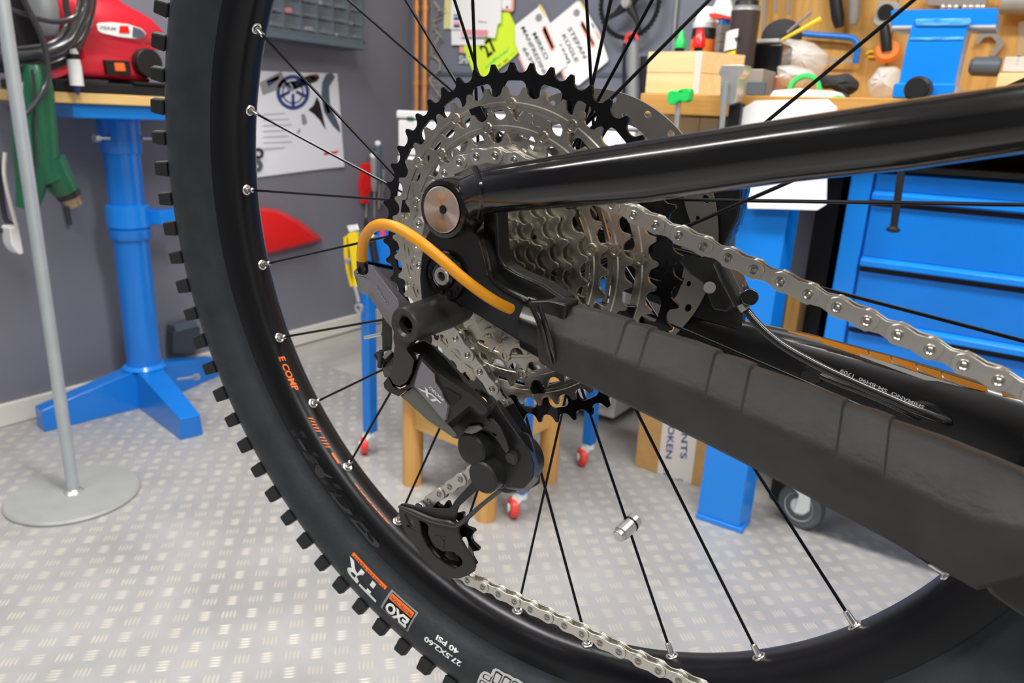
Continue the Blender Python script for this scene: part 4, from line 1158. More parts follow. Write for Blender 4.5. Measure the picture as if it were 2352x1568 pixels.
cables = [
    ('thick black cable looped at the top left corner in front of the red machine', [(200, -40), (196, 20), (180, 60), (160, 95), (120, 118), (70, 128), (20, 130), (-20, 128)], 0.0115, -1.54),
    ('outer thick black cable curving right of the clear tube', [(218, -40), (210, 20), (196, 70), (172, 105), (130, 128), (80, 137), (30, 135), (-20, 134)], 0.0085, -1.575),
    ('thin grey cable hanging in a long arc down past the white glue stick', [(40, -40), (60, 10), (85, 60), (102, 105), (109, 150), (107, 190), (90, 225), (62, 258), (40, 275)], 0.0058, -1.50),
    ('thin dark cable crossing the clear tube', [(-10, 8), (25, 22), (60, 34), (95, 45), (130, 50), (165, 42), (180, 20), (186, -40)], 0.0052, -1.515),
    ('slim dark cable beside the red hood at the top', [(148, -40), (151, 10), (156, 40), (150, 70), (120, 100), (60, 112), (-10, 116)], 0.0068, -1.56),
    ('thin cable running straight down over the green heat gun', [(74, 160), (80, 220), (80, 300), (84, 360), (78, 420)], 0.0032, -1.505),
    ('lowest thick black cable touching the heat gun top', [(190, 80), (165, 125), (120, 150), (60, 158), (10, 150), (-20, 146)], 0.010, -1.597),
]
for i, (lb, pp, r_, xx) in enumerate(cables):
    tag(MB().tube(pts(ax(0, xx), pp), r_, 10, smooth=5).build('cable', 'hose', None), lb, 'cable', 'black cables in the top left corner')
ct = thing('clear_tube', 'clear plastic tube with a rounded end among the black cables', 'tube', A_(110, 40))
MB().tube([ax(0, -1.60)(86, -40), ax(0, -1.60)(98, 20), ax(0, -1.60)(110, 60), ax(0, -1.60)(118, 84)], [0.030, 0.032, 0.024, 0.012], 20, smooth=3).build('tube_wall', 'grey', ct, smooth=60)
g1 = thing('glue_stick', 'small white tube with a blue tip hanging in front of the board edge', 'tube', A_(172, 170))
Ag = ax(0, -1.575)
MB().tube([Ag(162, 112), Ag(168, 126)], [0.011, 0.012], 14).build('end_cap', 'white', g1)
MB().tube([Ag(167, 124), Ag(169, 138)], [0.013, 0.013], 14).build('band', 'black', g1)
MB().tube([Ag(168, 136), Ag(171, 152), Ag(177, 197)], [0.0135, 0.0145, 0.0145], 16).build('barrel', 'white', g1)
MB().tube([Ag(176, 196), Ag(178, 212), Ag(180, 218)], [0.009, 0.0055, 0.001], 12).build('tip', 'bluep', g1)
mb = MB().prism(pts(ax(0, -1.66), [(-30, -30), (60, -30), (90, 40), (100, 90), (100, 150), (60, 165), (-30, 170)]), (-0.10, 0, 0))
tag(mb.build('tool_pouch', 'black', None, bevel=0.012, seg=2), 'dark bag filling the corner behind the black cables', 'bag')
pa = thing('plug_adapter', 'white plug block hanging low beside the pole at the left edge', 'plug', ax(0, -1.62)(34, 550))
Ap = ax(0, -1.62)
MB().prism(pts(Ap, [(22, 522), (44, 518), (56, 582), (46, 586), (34, 575), (26, 560)]), (-0.045, 0, 0)).build('block', 'white', pa, bevel=0.004, seg=2)
MB().tube(pts(Ap, [(12, 350), (10, 400), (22, 460), (38, 520)]), 0.0042, 10, smooth=4).build('flex', 'base', pa)
tag(MB().tube(pts(ax(0, -1.66), [(-14, 300), (0, 420), (12, 500), (26, 515), (10, 528), (-14, 530)]), 0.006, 10, smooth=4).build('cable', 'hose', None), 'black cable behind the white plug flex at the left edge', 'cable')
wt = tag(MB().tube([Vector((-1.86, 0.50, 0.76)), Vector((-1.87, 0.56, 0.70)), Vector((-1.88, 0.59, 0.62)), Vector((-1.885, 0.60, 0.52))], 0.006, 10, smooth=4).build('cable', 'hose', None), 'thin black lead hanging behind the blue column', 'cable')
# wall organiser
d_ = 0.11
og = thing('parts_organiser', 'slate grey wall organiser with rows of small clear drawers full of fittings', 'organiser', Vector((XW, 1.5, 1.10)))
y0, y1 = 1.10, W(843, 60, 0, XW + d_).y
zb = W(700, 78, 0, XW + d_).z - 0.012
MB().bx(XW, XW + d_ - 0.012, y0, y1, zb, zb + 0.02).bx(XW, XW + d_ - 0.012, y1 - 0.006, y1, zb, zb + 0.42).bx(XW, XW + d_ + 0.006, y0, y1, zb - 0.012, zb + 0.004).build('shell', 'slate', og, bevel=0.001)
cw_, ch_ = 0.068, 0.040
proto = None
cols = int((y1 - 0.012 - y0) / cw_)
for row in range(5):
    for cl in range(cols):
        yy = y1 - 0.010 - (cl + 1) * cw_
        z_ = zb + 0.022 + row * (ch_ + 0.004)
        dr = MB().bx(XW + d_ - 0.014, XW + d_ - 0.010, yy + 0.002, yy + cw_ - 0.002, z_, z_ + ch_).bx(XW + d_ - 0.012, XW + d_ - 0.002, yy + 0.018, yy + cw_ - 0.018, z_ + 0.004, z_ + 0.009).bx(XW + 0.01, XW + d_ - 0.014, yy + 0.002, yy + cw_ - 0.002, z_, z_ + 0.0015).build('drawer', 'clear', og, smooth=0)
        rn = random.Random(row * 31 + cl)
        mb = MB()
        for q in range(7):
            a, b_, c_ = rn.uniform(0.010, cw_ - 0.014), rn.uniform(0.03, d_ - 0.03), rn.uniform(0.004, 0.012)
            w_ = rn.uniform(0.006, 0.017)
            mt = Matrix.Translation((XW + b_, yy + a, z_ + 0.002 + c_)) @ Matrix.Rotation(rn.uniform(0, 3), 4, 'Z') @ Matrix.Rotation(rn.uniform(0, 3), 4, 'X')
            mb.bx(-w_, w_, -w_ * .6, w_ * .6, -w_ * .35, w_ * .35, mt)
        mb.build('fittings', rn.choice(['nickel', 'steel', 'black', 'black', 'base', 'slate', 'taupe', 'brass', 'redm', 'dgreen', 'taupe']), dr, smooth=0)
for cl in range(cols + 1):
    yy = y1 - 0.010 - cl * cw_
    if cl == 0:
        MB().bx(XW, XW + 0.006, y0, y1, zb, zb + 0.42).build('back_panel', 'black', og)
    MB().bx(XW + 0.01, XW + d_ - 0.012, yy - 0.002, yy + 0.002, zb + 0.02, zb + 0.25).build('divider', 'slate', og)
# poster
po = [(560, 158), (775, 168), (792, 383), (560, 412)]
p3 = [wl(560, 161, .004), wl(775, 169, .004), wl(791, 383, .010), wl(560, 411, .004)]
pst = thing('poster', 'white parts leaflet with a crankset picture pinned to the grey left wall', 'poster', p3[0])
mb = MB()
mb.prism([wl(560, 161, .004), wl(775, 169, .004), wl(789, 352, .006), wl(791, 383, .010), wl(740, 388, .006), wl(560, 411, .004)], (-0.001, 0, 0)).build('sheet', 'paper_blue', pst)
Pw = lambda x, y: wl(x, y, 0.0066 + (0.003 if y > 340 else 0))
def pring(cx_, cy_, r0, r1, m, nm='printed_ring'):
    mb = MB()
    n = 28
    vs = [Pw(cx_ + r_ * math.cos(2 * PI * i / n), cy_ + r_ * 1.05 * math.sin(2 * PI * i / n)) for r_ in (r0, r1) for i in range(n)]
    mb.add(vs, [(i, (i + 1) % n, n + (i + 1) % n, n + i) for i in range(n)])
    mb.build(nm, m, pst, smooth=0)
def ppoly(L, m, nm='printed_shape'):
    MB().add([Pw(x, y) for x, y in L], [tuple(range(len(L)))]).build(nm, m, pst, smooth=0)
pring(673, 212, 30, 38, 'bluep'); pring(673, 212, 22, 25, 'bluep'); pring(668, 198, 5, 11, 'grey')
for k in range(5):
    a = 2 * PI * k / 5 + .3
    ppoly([(673 + 8 * math.cos(a + .4), 208 + 8 * math.sin(a + .4)), (673 + 8 * math.cos(a - .4), 208 + 8 * math.sin(a - .4)), (673 + 31 * math.cos(a - .12), 212 + 31 * math.sin(a - .12)), (673 + 31 * math.cos(a + .12), 212 + 31 * math.sin(a + .12))], 'bluep')
ppoly([(668, 190), (712, 172), (730, 170), (734, 178), (728, 187), (700, 196), (676, 206)], 'black', 'printed_crank'); ppoly([(712, 176), (728, 173), (730, 180), (716, 184)], 'red')
ppoly([(596, 190), (646, 164), (660, 196), (604, 218)], 'grey_print', 'printed_box'); ppoly([(612, 186), (640, 173), (642, 180), (616, 200)], 'bluep')
ppoly([(728, 222), (735, 236), (740, 258), (749, 300), (735, 276), (722, 262), (708, 252), (720, 242)], 'black', 'printed_mech')
ppoly([(692, 262), (700, 262), (706, 282), (694, 292), (686, 308), (682, 304), (694, 284)], 'grey', 'printed_lever')
ppoly([(750, 170), (762, 168), (770, 176), (756, 200), (758, 240), (780, 290), (782, 306), (764, 288), (744, 256), (738, 222), (740, 190)], 'slate', 'printed_tyre'); ppoly([(744, 238), (752, 236), (760, 258), (752, 262)], 'red')
pring(594, 352, 6, 12, 'black'); pring(590, 380, 5, 14, 'slate')
ppoly([(744, 350), (780, 346), (772, 352), (744, 356)], 'red', 'printed_logo')
for q in range(7):
    ppoly([(604, 262 + q * 13), (655 + (q % 3) * 8, 260 + q * 13), (655 + (q % 3) * 8, 261.4 + q * 13), (604, 263.4 + q * 13)], 'grey_print', 'printed_line')
# red mudguard tip
rd_f = [(520, 468), (560, 470), (597, 475), (640, 481), (690, 506), (738, 545), (741, 551), (734, 556), (660, 575), (612, 587), (560, 592), (520, 594)]
a_, b_ = pts(wl, rd_f, 0.045), pts(wl, rd_f, 0.004)
ca = wl(600, 535, 0.06)
mb = MB()
n = len(a_)
mb.add(b_ + [v * 0.86 + ca * 0.14 for v in a_] + [ca], [(i, (i + 1) % n, n + (i + 1) % n, n + i) for i in range(n)] + [(n + i, n + (i + 1) % n, 2 * n) for i in range(n)] + [tuple(range(n))])
tag(mb.build('plastic_mudguard', 'red', None, smooth=25, bevel=0.002), 'glossy red plastic mudguard with a pointed end against the grey left wall', 'mudguard')
# brush
br = thing('hand_brush', 'dark hand brush leaning on the baseboard behind the tyre', 'brush', wl(425, 800, 0.04))
MB().prism(pts(wl, [(398, 762), (448, 745), (460, 752), (462, 800), (430, 812), (398, 812)], 0.055), (-0.035, 0, 0)).build('bristles', 'bristle', br, bevel=0.002)
MB().prism(pts(wl, [(400, 748), (450, 735), (456, 750), (404, 764)], 0.058), (-0.042, 0, 0)).build('handle', 'slate', br, bevel=0.003)
# screwdrivers on the wall
def hand_tool(lb, top, bot, r_, m, m2, tip, d=0.03, nm='screwdriver'):
    t = thing(nm, lb, 'screwdriver', wl(*top, d), 'screwdrivers hung on the left wall')
    A, B_ = wl(*top, d), wl(*bot, d)
    MB().tube([A, A * .9 + B_ * .1, A * .5 + B_ * .5, A * .15 + B_ * .85, B_], [r_ * .8, r_ * 1.15, r_, r_ * 1.1, r_ * .7], 14).build('handle', m, t, smooth=50)
    MB().sphere(A, r_ * 1.1).build('cap', m2, t)
    MB().cyl(B_, wl(*tip, d), 0.003, n=10).build('blade', 'steel', t)
hand_tool('screwdriver with a greenish clear handle and white end, highest on the left wall', (868, 330), (872, 420), 0.011, 'slate', 'castwhite', (870, 478), 0.05)
hand_tool('screwdriver with a brown handle and pale cap left of the tallest one', (858, 358), (860, 440), 0.013, 'taupe', 'castwhite', (860, 500), 0.035)
hand_tool('short grey screwdriver half hidden behind the black sprocket teeth', (880, 395), (878, 440), 0.009, 'grey', 'grey', (877, 470), 0.03)
t = thing('red_tool', 'red handled cutter hanging on the left wall beside the screwdrivers', 'cutter', wl(845, 380, .06))
MB().prism(pts(wl, [(834, 376), (851, 374), (856, 400), (856, 430), (848, 448), (850, 467), (834, 468), (832, 440), (829, 425), (834, 398)], 0.022), (-0.018, 0, 0)).build('handle', 'red', t, bevel=0.003, seg=2)
MB().cyl(wl(842, 466, .013), wl(841, 500, .013), 0.003, n=10).build('blade', 'steel', t)
# copper pipes in the corner
for i, (px, r_) in enumerate(((957, 0.0105), (976, 0.0105))):
    x_ = W(px, 120, 1, YW - 0.02).x
    t = thing('copper_pipe', ['copper pipe nearest the room corner', 'copper pipe just right of the one in the corner'][i], 'pipe', (x_, YW - 0.02, 0.05), 'copper pipes in the corner')
    MB().cyl((x_, YW - 0.02, 0.05), (x_, YW - 0.02, 2.4), r_, n=20).build('pipe', 'copper', t)
    for z in (0.955, 1.23):
        MB().cyl((x_, YW - 0.02, z), (x_, YW - 0.02, z + 0.02), r_ * 1.25, n=20).build('fitting', 'copper', t)
        MB().bx(x_ - 0.004, x_ + 0.004, YW - 0.02, YW, z + 0.004, z + 0.014).build('clip', 'brass', t)
rn = random.Random(4)
pv = []
for q in range(14):
    z = 1.26 - q * 0.031
    pv.append((-1.762 + 0.022 * math.sin(q * 1.9), YW - 0.015 - 0.012 * math.cos(q * 1.3), z))
cr = MB().tube(pv, 0.0032, 7, smooth=3)
for q in range(12):
    p = Vector(pv[q + 1])
    cr.tube([p, p + Vector((rn.choice((-.3, 1)) * 0.02, -0.006, rn.uniform(-.01, .012))), p + Vector((rn.choice((-.3, 1)) * 0.035, -0.004, rn.uniform(-.01, .02)))], 0.0022, 6, smooth=2)
tag(cr.build('twisted_cord', 'beige', None), 'tangled pale cord hanging right of the copper pipes', 'cord')
# white cabinet
wc = thing('white_cabinet', 'low white enamel cabinet standing in the corner behind the cassette', 'cabinet', (-1.05, 1.70, 0))
zt = 0.857
MB().bx(-1.455, -0.62, 1.45, 1.97, 0.02, zt - 0.02).build('body', 'white', wc, bevel=0.006, seg=2)
MB().bx(-1.46, -0.615, 1.43, 1.975, zt - 0.025, zt).build('top', 'white', wc, bevel=0.006, seg=2)
MB().bx(-1.452, -1.04, 1.428, 1.452, 0.06, zt - 0.14).build('door', 'white', wc, bevel=0.005, seg=2)
MB().bx(-1.035, -0.623, 1.428, 1.452, 0.06, zt - 0.14).build('door', 'white', wc, bevel=0.005, seg=2)
MB().bx(-1.452, -0.623, 1.432, 1.452, zt - 0.135, zt - 0.03).build('control_strip', 'white', wc, bevel=0.004, seg=2)
q = W(942, 272, 1, 1.43)
MB().bx(q.x - 0.013, q.x + 0.013, 1.429, 1.433, q.z - 0.005, q.z + 0.005).build('indicator', 'dgreen', wc)
# papers and race bibs on the back wall
def flat(name, lb, cat, poly, d, m, grp=None, th=0.0012, label=True):
    o = thing(name, lb, cat, wb(*poly[0], d), grp)
    s_ = MB().prism(pts(wb, poly, d), (0, th, 0)).build('sheet', m, o)
    return o
G_ = 'papers pinned to the back wall'
o = flat('note', 'pale yellow strip at the left edge of the pinned papers', 'paper', [(1023, -30), (1037, -30), (1034, 66), (1019, 66)], 0.006, 'pale_yellow', G_)
o = flat('leaflet', 'lowest white sheet, peeking out under the pink-striped one', 'paper', [(1036, 40), (1115, 40), (1112, 104), (1037, 103)], 0.012, 'paper', G_)
o = flat('leaflet', 'wide white sheet with small coloured pictures down its left side', 'paper', [(1037, -30), (1110, -30), (1110, 68), (1034, 67)], 0.018, 'paper', G_)
for yy, m in ((32, 'grey_print'), (40, 'bluep'), (50, 'salmon'), (57, 'bluep')):
    MB().add(pts(wb, [(1042, yy), (1056, yy), (1056, yy + 6), (1042, yy + 6)], 0.0188), [(0, 1, 2, 3)]).build('picture', m, o, smooth=0)
o = flat('leaflet', 'front white sheet with a pink stripe along its foot', 'paper', [(1060, -30), (1153, -30), (1150, 52), (1143, 55), (1137, 87), (1122, 86), (1121, 84), (1058, 84)], 0.024, 'paper', G_)
MB().add(pts(wb, [(1060, 68), (1121, 69), (1121, 83), (1060, 80)], 0.0248), [(0, 1, 2, 3)]).build('pink_stripe', 'pink', o, smooth=0)
MB().add(pts(wb, [(1081, 6), (1089, 6), (1089, 26), (1083, 24)], 0.0248), [(0, 1, 2, 3)]).build('pink_mark', 'pink', o, smooth=0)
MB().add(pts(wb, [(1098, 48), (1118, 51), (1118, 53), (1098, 51)], 0.0248), [(0, 1, 2, 3)]).build('printed_line', 'grey_print', o, smooth=0)
o = flat('card', 'small white card with an orange edge right of the white sheets', 'card', [(1150, -30), (1181, -30), (1180, 22), (1176, 27), (1150, 24)], 0.015, 'salmon', G_)
MB().add(pts(wb, [(1150, -30), (1175, -30), (1174, 20), (1150, 20)], 0.0158), [(0, 1, 2, 3)]).build('white_field', 'paper', o, smooth=0)
MB().add(pts(wb, [(1162, 14), (1167, 14), (1167, 19), (1162, 19)], 0.0164), [(0, 1, 2, 3)]).build('blue_mark', 'bluep', o, smooth=0)
o = flat('lime_card', 'lime yellow start card marked 27 below the white papers', 'card', [(1100, 60), (1130, 30), (1169, 27), (1185, 62), (1201, 111), (1170, 140), (1142, 161), (1113, 180), (1092, 176), (1080, 150), (1064, 108), (1085, 84)], 0.009, 'lime', G_)
pxtext('number', '27', (1121, 134), (1147, 111), 34, lambda x, y: wb(x, y, 0.0098), 'black', o, bold=0.03)
pxtext('scribble', 'utfhner', (1116, 158), (1174, 112), 7, lambda x, y: wb(x, y, 0.0098), 'greenp', o, bold=0.03, shear=0.3)
for a, b in (((1142, 152), (1150, 146)), ((1156, 142), (1166, 134))):
    MB().add(pts(wb, [a, b, (b[0] + 1, b[1] + 2), (a[0] + 1, a[1] + 2)], 0.0098), [(0, 1, 2, 3)]).build('dash', 'black', o, smooth=0)
MB().add(pts(wb, [(1171, 128), (1180, 120), (1181, 122), (1172, 130)], 0.0098), [(0, 1, 2, 3)]).build('dash', 'greenp', o, smooth=0)
MB().add(pts(wb, [(1079, 130), (1089, 121), (1089, 123), (1080, 132)], 0.0098), [(0, 1, 2, 3)]).build('dash', 'black', o, smooth=0)
o = flat('small_sign', 'small black sign with a red top and white letters under the lime card', 'sign', [(1053, 100), (1090, 104), (1095, 150), (1053, 147)], 0.004, 'slate', G_)
MB().add(pts(wb, [(1055, 103), (1068, 105), (1071, 122), (1055, 120)], 0.0048), [(0, 1, 2, 3)]).build('red_field', 'salmon', o, smooth=0)
pxtext('sign_letters', 'SHI', (1054, 146), (1074, 147), 19, lambda x, y: wb(x, y, 0.0048), 'white_print', o, bold=0.01)
def bib(lb, poly, d, lines, marks):
    o = flat('race_bib', lb, 'race number', poly, d, 'paper', 'race bibs hung on the back wall')
    cv = lambda x, y: wb(x, y, d + 0.0008)
    for txt, a, b, h in lines:
        pxtext('bib_letters', txt, a, b, h, cv, 'black', o, bold=0.015)
    for poly_, m in marks:
        MB().add([wb(x, y, d + 0.0009) for x, y in poly_], [tuple(range(len(poly_)))]).build('bib_print', m, o, smooth=0)
    return o
b2 = bib('white race bib numbered 6500, the right one, hung askew on the back wall', [(1327, 1), (1334, 3), (1350, 30), (1376, 72), (1397, 135), (1396, 141), (1329, 196), (1300, 186), (1290, 150), (1263, 54)], 0.014,
    [('STEFAN', (1303, 66), (1340, 135), 10), ('K\u00dcGLE', (1290, 82), (1322, 144), 11), ('6500', (1279, 103), (1303, 147), 10)],
    [([(1334, 48), (1340, 49), (1368, 100), (1364, 109), (1358, 108), (1332, 58)], 'salmon'), ([(1336, 50), (1339, 51), (1364, 100), (1362, 105), (1335, 58)], 'paper'), ([(1330, 2), (1334, 3), (1345, 24), (1342, 25)], 'yellow'), ([(1358, 52), (1362, 55), (1366, 66), (1361, 62)], 'bluep'), ([(1366, 66), (1372, 76), (1379, 92), (1374, 88)], 'orange'), ([(1287, 160), (1291, 158), (1302, 185), (1299, 190)], 'salmon'),
     ([(1319, 24), (1326, 20), (1332, 26), (1330, 36), (1322, 38), (1316, 32)], 'grey_print')])
MB().cyl(wb(1328, -6, 0.012), wb(1328, 6, 0.016), 0.003, n=8).build('peg', 'clear', b2)
b1 = bib('white race bib numbered 6639, the left one, hung askew on the back wall', [(1235, 17), (1241, 10), (1250, 24), (1262, 50), (1280, 90), (1302, 140), (1300, 152), (1228, 210), (1222, 205), (1184, 100), (1183, 58)], 0.020,
    [('MIRKO', (1222, 78), (1252, 138), 10), ('MANFREDINI', (1196, 64), (1247, 170), 9.5), ('6639', (1199, 112), (1222, 152), 9)],
    [([(1247, 60), (1254, 59), (1276, 108), (1270, 118), (1264, 115), (1244, 70)], 'salmon'), ([(1249, 62), (1252, 61), (1272, 108), (1268, 114), (1247, 70)], 'paper'), ([(1236, 12), (1241, 10), (1256, 40), (1252, 38)], 'yellow'), ([(1190, 130), (1194, 128), (1227, 205), (1225, 210)], 'salmon'),
     ([(1232, 34), (1240, 31), (1246, 38), (1243, 48), (1234, 50), (1229, 42)], 'grey_print')])
MB().cyl(wb(1235, -2, 0.012), wb(1236, 14, 0.022), 0.003, n=8).build('peg', 'clear', b1)
# crankset hanging on the wall
cq = wb(1445, 8, 0.05)
ck_ = thing('crankset', 'black chainring and crank hanging on the back wall above the pump', 'crankset', cq)
rr = (wb(1517, 8, 0.05) - cq).length
out = []
for i in range(48):
    a = 2 * PI * i / 48
    for r_, da in ((rr + 0.002, -0.02), (rr + 0.002, 0.02), (rr - 0.002, 0.065)):
        out.append(cq + Vector((r_ * math.cos(a + da), 0, r_ * math.sin(a + da))))
MB().prism(out, (0, 0.004, 0), [[cq + Vector((rr * .87 * math.cos(2 * PI * i / 48), 0, rr * .87 * math.sin(2 * PI * i / 48))) for i in range(48)]]).build('chainring', 'cog_black', ck_, smooth=0)
for i in range(4):
    a = 2 * PI * i / 4 + 0.5
    MB().tube([cq + Vector((0.01 * math.cos(a), -0.004, 0.01 * math.sin(a))), cq + Vector((rr * .5 * math.cos(a + .1), -0.004, rr * .5 * math.sin(a + .1))), cq + Vector((rr * .9 * math.cos(a), 0, rr * .9 * math.sin(a)))], [0.018, 0.009, 0.006], 8).build('spider_arm', 'black', ck_)
MB().lathe([(0.0001, 0.03), (0.014, 0.03), (0.017, 0.025), (0.020, 0.0), (0.0001, 0.0)], cq, (0, -1, 0), 24).build('axle', 'steel', ck_)
MB().tube([cq + Vector((0, -0.012, 0)), cq + Vector((0.02, -0.016, 0.08)), cq + Vector((0.035, -0.018, 0.15))], [0.018, 0.012, 0.011], 12).build('crank_arm', 'black', ck_)
# floor pump
pm = thing('floor_pump', 'grey floor pump with a red hose hook under the hanging crankset', 'pump', wb(1440, 300, 0.08))
MB().cyl(wb(1455, 98, 0.08), wb(1450, 420, 0.08), 0.017, n=24).build('barrel', 'grey', pm)
MB().cyl(wb(1434, 100, 0.08), wb(1430, 420, 0.08), 0.006, n=12).build('hose', 'black', pm)
MB().tube(pts(wb, [(1438, 98), (1440, 84), (1451, 77), (1462, 84), (1464, 92)], 0.085), 0.006, 10, smooth=4).build('hook', 'coral', pm)
MB().cyl(wb(1478, 130, 0.05), wb(1474, 420, 0.05), 0.010, n=16).build('rod', 'black', pm)
struct('trim_1', MB().cyl(W(1551, 40, 1, YW - 0.01), W(1551, 40, 1, YW - 0.01) + Vector((0, 0, 1.2)), 0.006, n=12).cyl(W(1545, 200, 1, YW - 0.01) + Vector((0, 0, -0.4)), W(1551, 40, 1, YW - 0.01), 0.006, n=12), 'grey')
zl = W(1390, 172, 1, YW).z
struct('trim_2', MB().bx(-1.80, -0.60, YW - 0.006, YW, zl - 0.006, zl + 0.006), 'slate')
# plywood tool wall
X0 = W(1722, 20, 1, YW - 0.02).x
pw = thing('tool_board', 'plywood tool board covering the right part of the back wall', 'tool board', (0.4, YW, 0.9))
xs = [X0, X0 + 0.40, X0 + 1.0, X0 + 1.62, X0 + 2.3]
for a, b in zip(xs, xs[1:]):
    MB().bx(a, b - 0.002, YW - 0.022, YW - 0.002, 0.93, 2.1).build('panel', 'ply', pw, bevel=0.001)
Bp = lambda x, y, d=0.03: W(x, y, 1, YW - 0.02 - d)
def bar(nm, lb, cat, L, r_, m, grp=None, d=0.03, smooth=0, parts=()):
    t = thing(nm, lb, cat, Bp(*L[0], d), grp)
    MB().tube([Bp(x, y, d) for x, y in L], r_, 12, smooth=smooth).build('shaft', m, t, smooth=50)
    return t
G1 = 'tools hung on the plywood board'
bar('file', 'long thin grey rod nearest the cans, hung on the plywood', 'file', [(1757, -40), (1754, 86)], 0.0055, 'taupe', G1)
bar('file', 'short thin grey rod second from the cans on the plywood', 'file', [(1785, -40), (1782, 28)], 0.004, 'taupe', G1)
bar('file', 'third thin grey rod on the plywood, before the black grip', 'file', [(1815, -40), (1811, 34)], 0.005, 'taupe', G1)
t = bar('pliers_grip', 'thick black grip hanging down from the top of the picture', 'pliers', [(1914, -40), (1924, 40), (1928, 62)], [0.016, 0.017, 0.012], 'black', G1, 0.04)
t = bar('pliers_grip', 'grey grip hanging beside the thick black one', 'pliers', [(1964, -40), (1962, 40), (1960, 56)], [0.014, 0.015, 0.010], 'taupe', G1, 0.04)
sq = thing('clamp_bracket', 'pale grey bracket with a dark hole holding the black strap', 'bracket', Bp(2030, 30))
MB().prism([Bp(x, y, 0.05) for x, y in [(2018, 2), (2060, 2), (2075, 20), (2048, 26), (2046, 60), (2040, 70), (2010, 58), (2004, 52)]], (0, 0.02, 0)).build('plate', 'disc', sq, bevel=0.003)
MB().cyl(Bp(2034, 28, 0.055), Bp(2034, 28, 0.045), 0.020, n=24).build('hole', 'black', sq)
MB().cyl(Bp(2036, 68, 0.06), Bp(2036, 68, 0.045), 0.014, n=20).build('eyelet', 'steel', sq, bevel=0.002)
MB().tube([Bp(2031, 58, 0.06), Bp(2035, 90, 0.062), Bp(2037, 118, 0.06)], [0.012, 0.014, 0.013], 12).build('strap', 'black', sq)
orr = thing('orange_ring', 'orange ring hanging on the black strap', 'ring', Bp(2037, 122))
c = Bp(2038, 118, 0.05)
MB().lathe([(0.012, -0.010), (0.027, -0.010), (0.033, 0.0), (0.027, 0.010), (0.012, 0.010)], c, (0.1, -1, 0.45), 32, True).build('ring', 'orange', orr)
bar('tie_wire', 'lime loop of wire on the plywood left of the orange ring', 'wire', [(1990, 124), (2000, 118), (2012, 122), (2008, 130), (1994, 130)], 0.003, 'yellow', None, 0.01, 3)
hs_ = thing('hacksaw', 'blue hacksaw frame hung on the plywood behind the bags', 'saw', Bp(1900, 80))
MB().tube([Bp(1845, 77, .03), Bp(1870, 80, .03), Bp(1950, 86, .03), Bp(1966, 94, .03), Bp(1969, 108, .03), Bp(1965, 146, .03)], 0.0085, 10, smooth=3).build('frame', 'blue', hs_)
MB().bx(Bp(1880, 142, .03).x, Bp(1966, 142, .03).x, YW - 0.052, YW - 0.050, Bp(1920, 143, .03).z, Bp(1920, 136, .03).z).build('blade', 'grey', hs_)
sr = thing('socket_rail', 'grey rail holding a row of small sockets at the top right', 'sockets', Bp(2200, 8))
MB().prism([Bp(x, y, 0.05) for x, y in [(2128, -20), (2272, -20), (2266, 15), (2128, 12)]], (0, 0.02, 0)).build('rail', 'taupe', sr, bevel=0.002)
for x in (2166, 2181, 2196, 2215, 2230, 2245, 2258):
    MB().sphere(Bp(x, 16, 0.055), 0.0075, 10, 6).build('socket', 'nipple', sr)
wr = thing('hook_spanner', 'curved grey hook spanner on the plywood right of the blue vise', 'spanner', Bp(2280, 90))
MB().prism([Bp(x, y, 0.02) for x, y in [(2238, 98), (2250, 78), (2272, 71), (2292, 78), (2308, 98), (2300, 112), (2284, 130), (2270, 128), (2286, 108), (2288, 96), (2276, 84), (2262, 86), (2252, 96), (2246, 104)]], (0, 0.006, 0)).build('jaw', 'taupe', wr, bevel=0.001)
cyl_ = thing('black_cylinder', 'short black cylinder lying behind the vise', 'tool handle', Bp(2270, 150))
MB().cyl(W(2232, 152, 1, 1.6), W(2298, 154, 1, 1.6), 0.020, n=20).cyl(W(2226, 152, 1, 1.6), W(2234, 152, 1, 1.6), 0.015, n=20).build('body', 'slate', cyl_, bevel=0.003)
gl = thing('needle_tool', 'slim silver tool with a dark tip standing in the clear box at the right edge', 'tool', W(2345, 60, 1, 1.62))
MB().tube([W(2350, 50, 1, 1.62), W(2346, 95, 1, 1.62), W(2342, 128, 1, 1.62)], [0.008, 0.009, 0.006], 12).build('barrel', 'clear', gl)
MB().tube([W(2342, 128, 1, 1.62), W(2334, 150, 1, 1.62)], [0.004, 0.001], 8).build('tip', 'slate', gl)
bxk = thing('clear_box', 'clear plastic tray on a pale block at the right edge', 'tray', W(2330, 190, 1, 1.55))
a_, b_ = W(2308, 130, 1, 1.55), W(2480, 178, 1, 1.55)
MB().bx(a_.x, b_.x, 1.55, 1.75, W(2308, 165, 1, 1.55).z, a_.z).build('tray_wall', 'bag', bxk, bevel=0.003)
MB().bx(a_.x - 0.005, b_.x, 1.54, 1.76, 0.911, W(2308, 166, 1, 1.55).z - 0.002).build('block', 'crate', bxk, bevel=0.003)
bar('grey_bar', 'pale grey bar edge at the very top right corner', 'bar', [(2300, 5), (2420, 5)], 0.028, 'disc', None, 0.05)

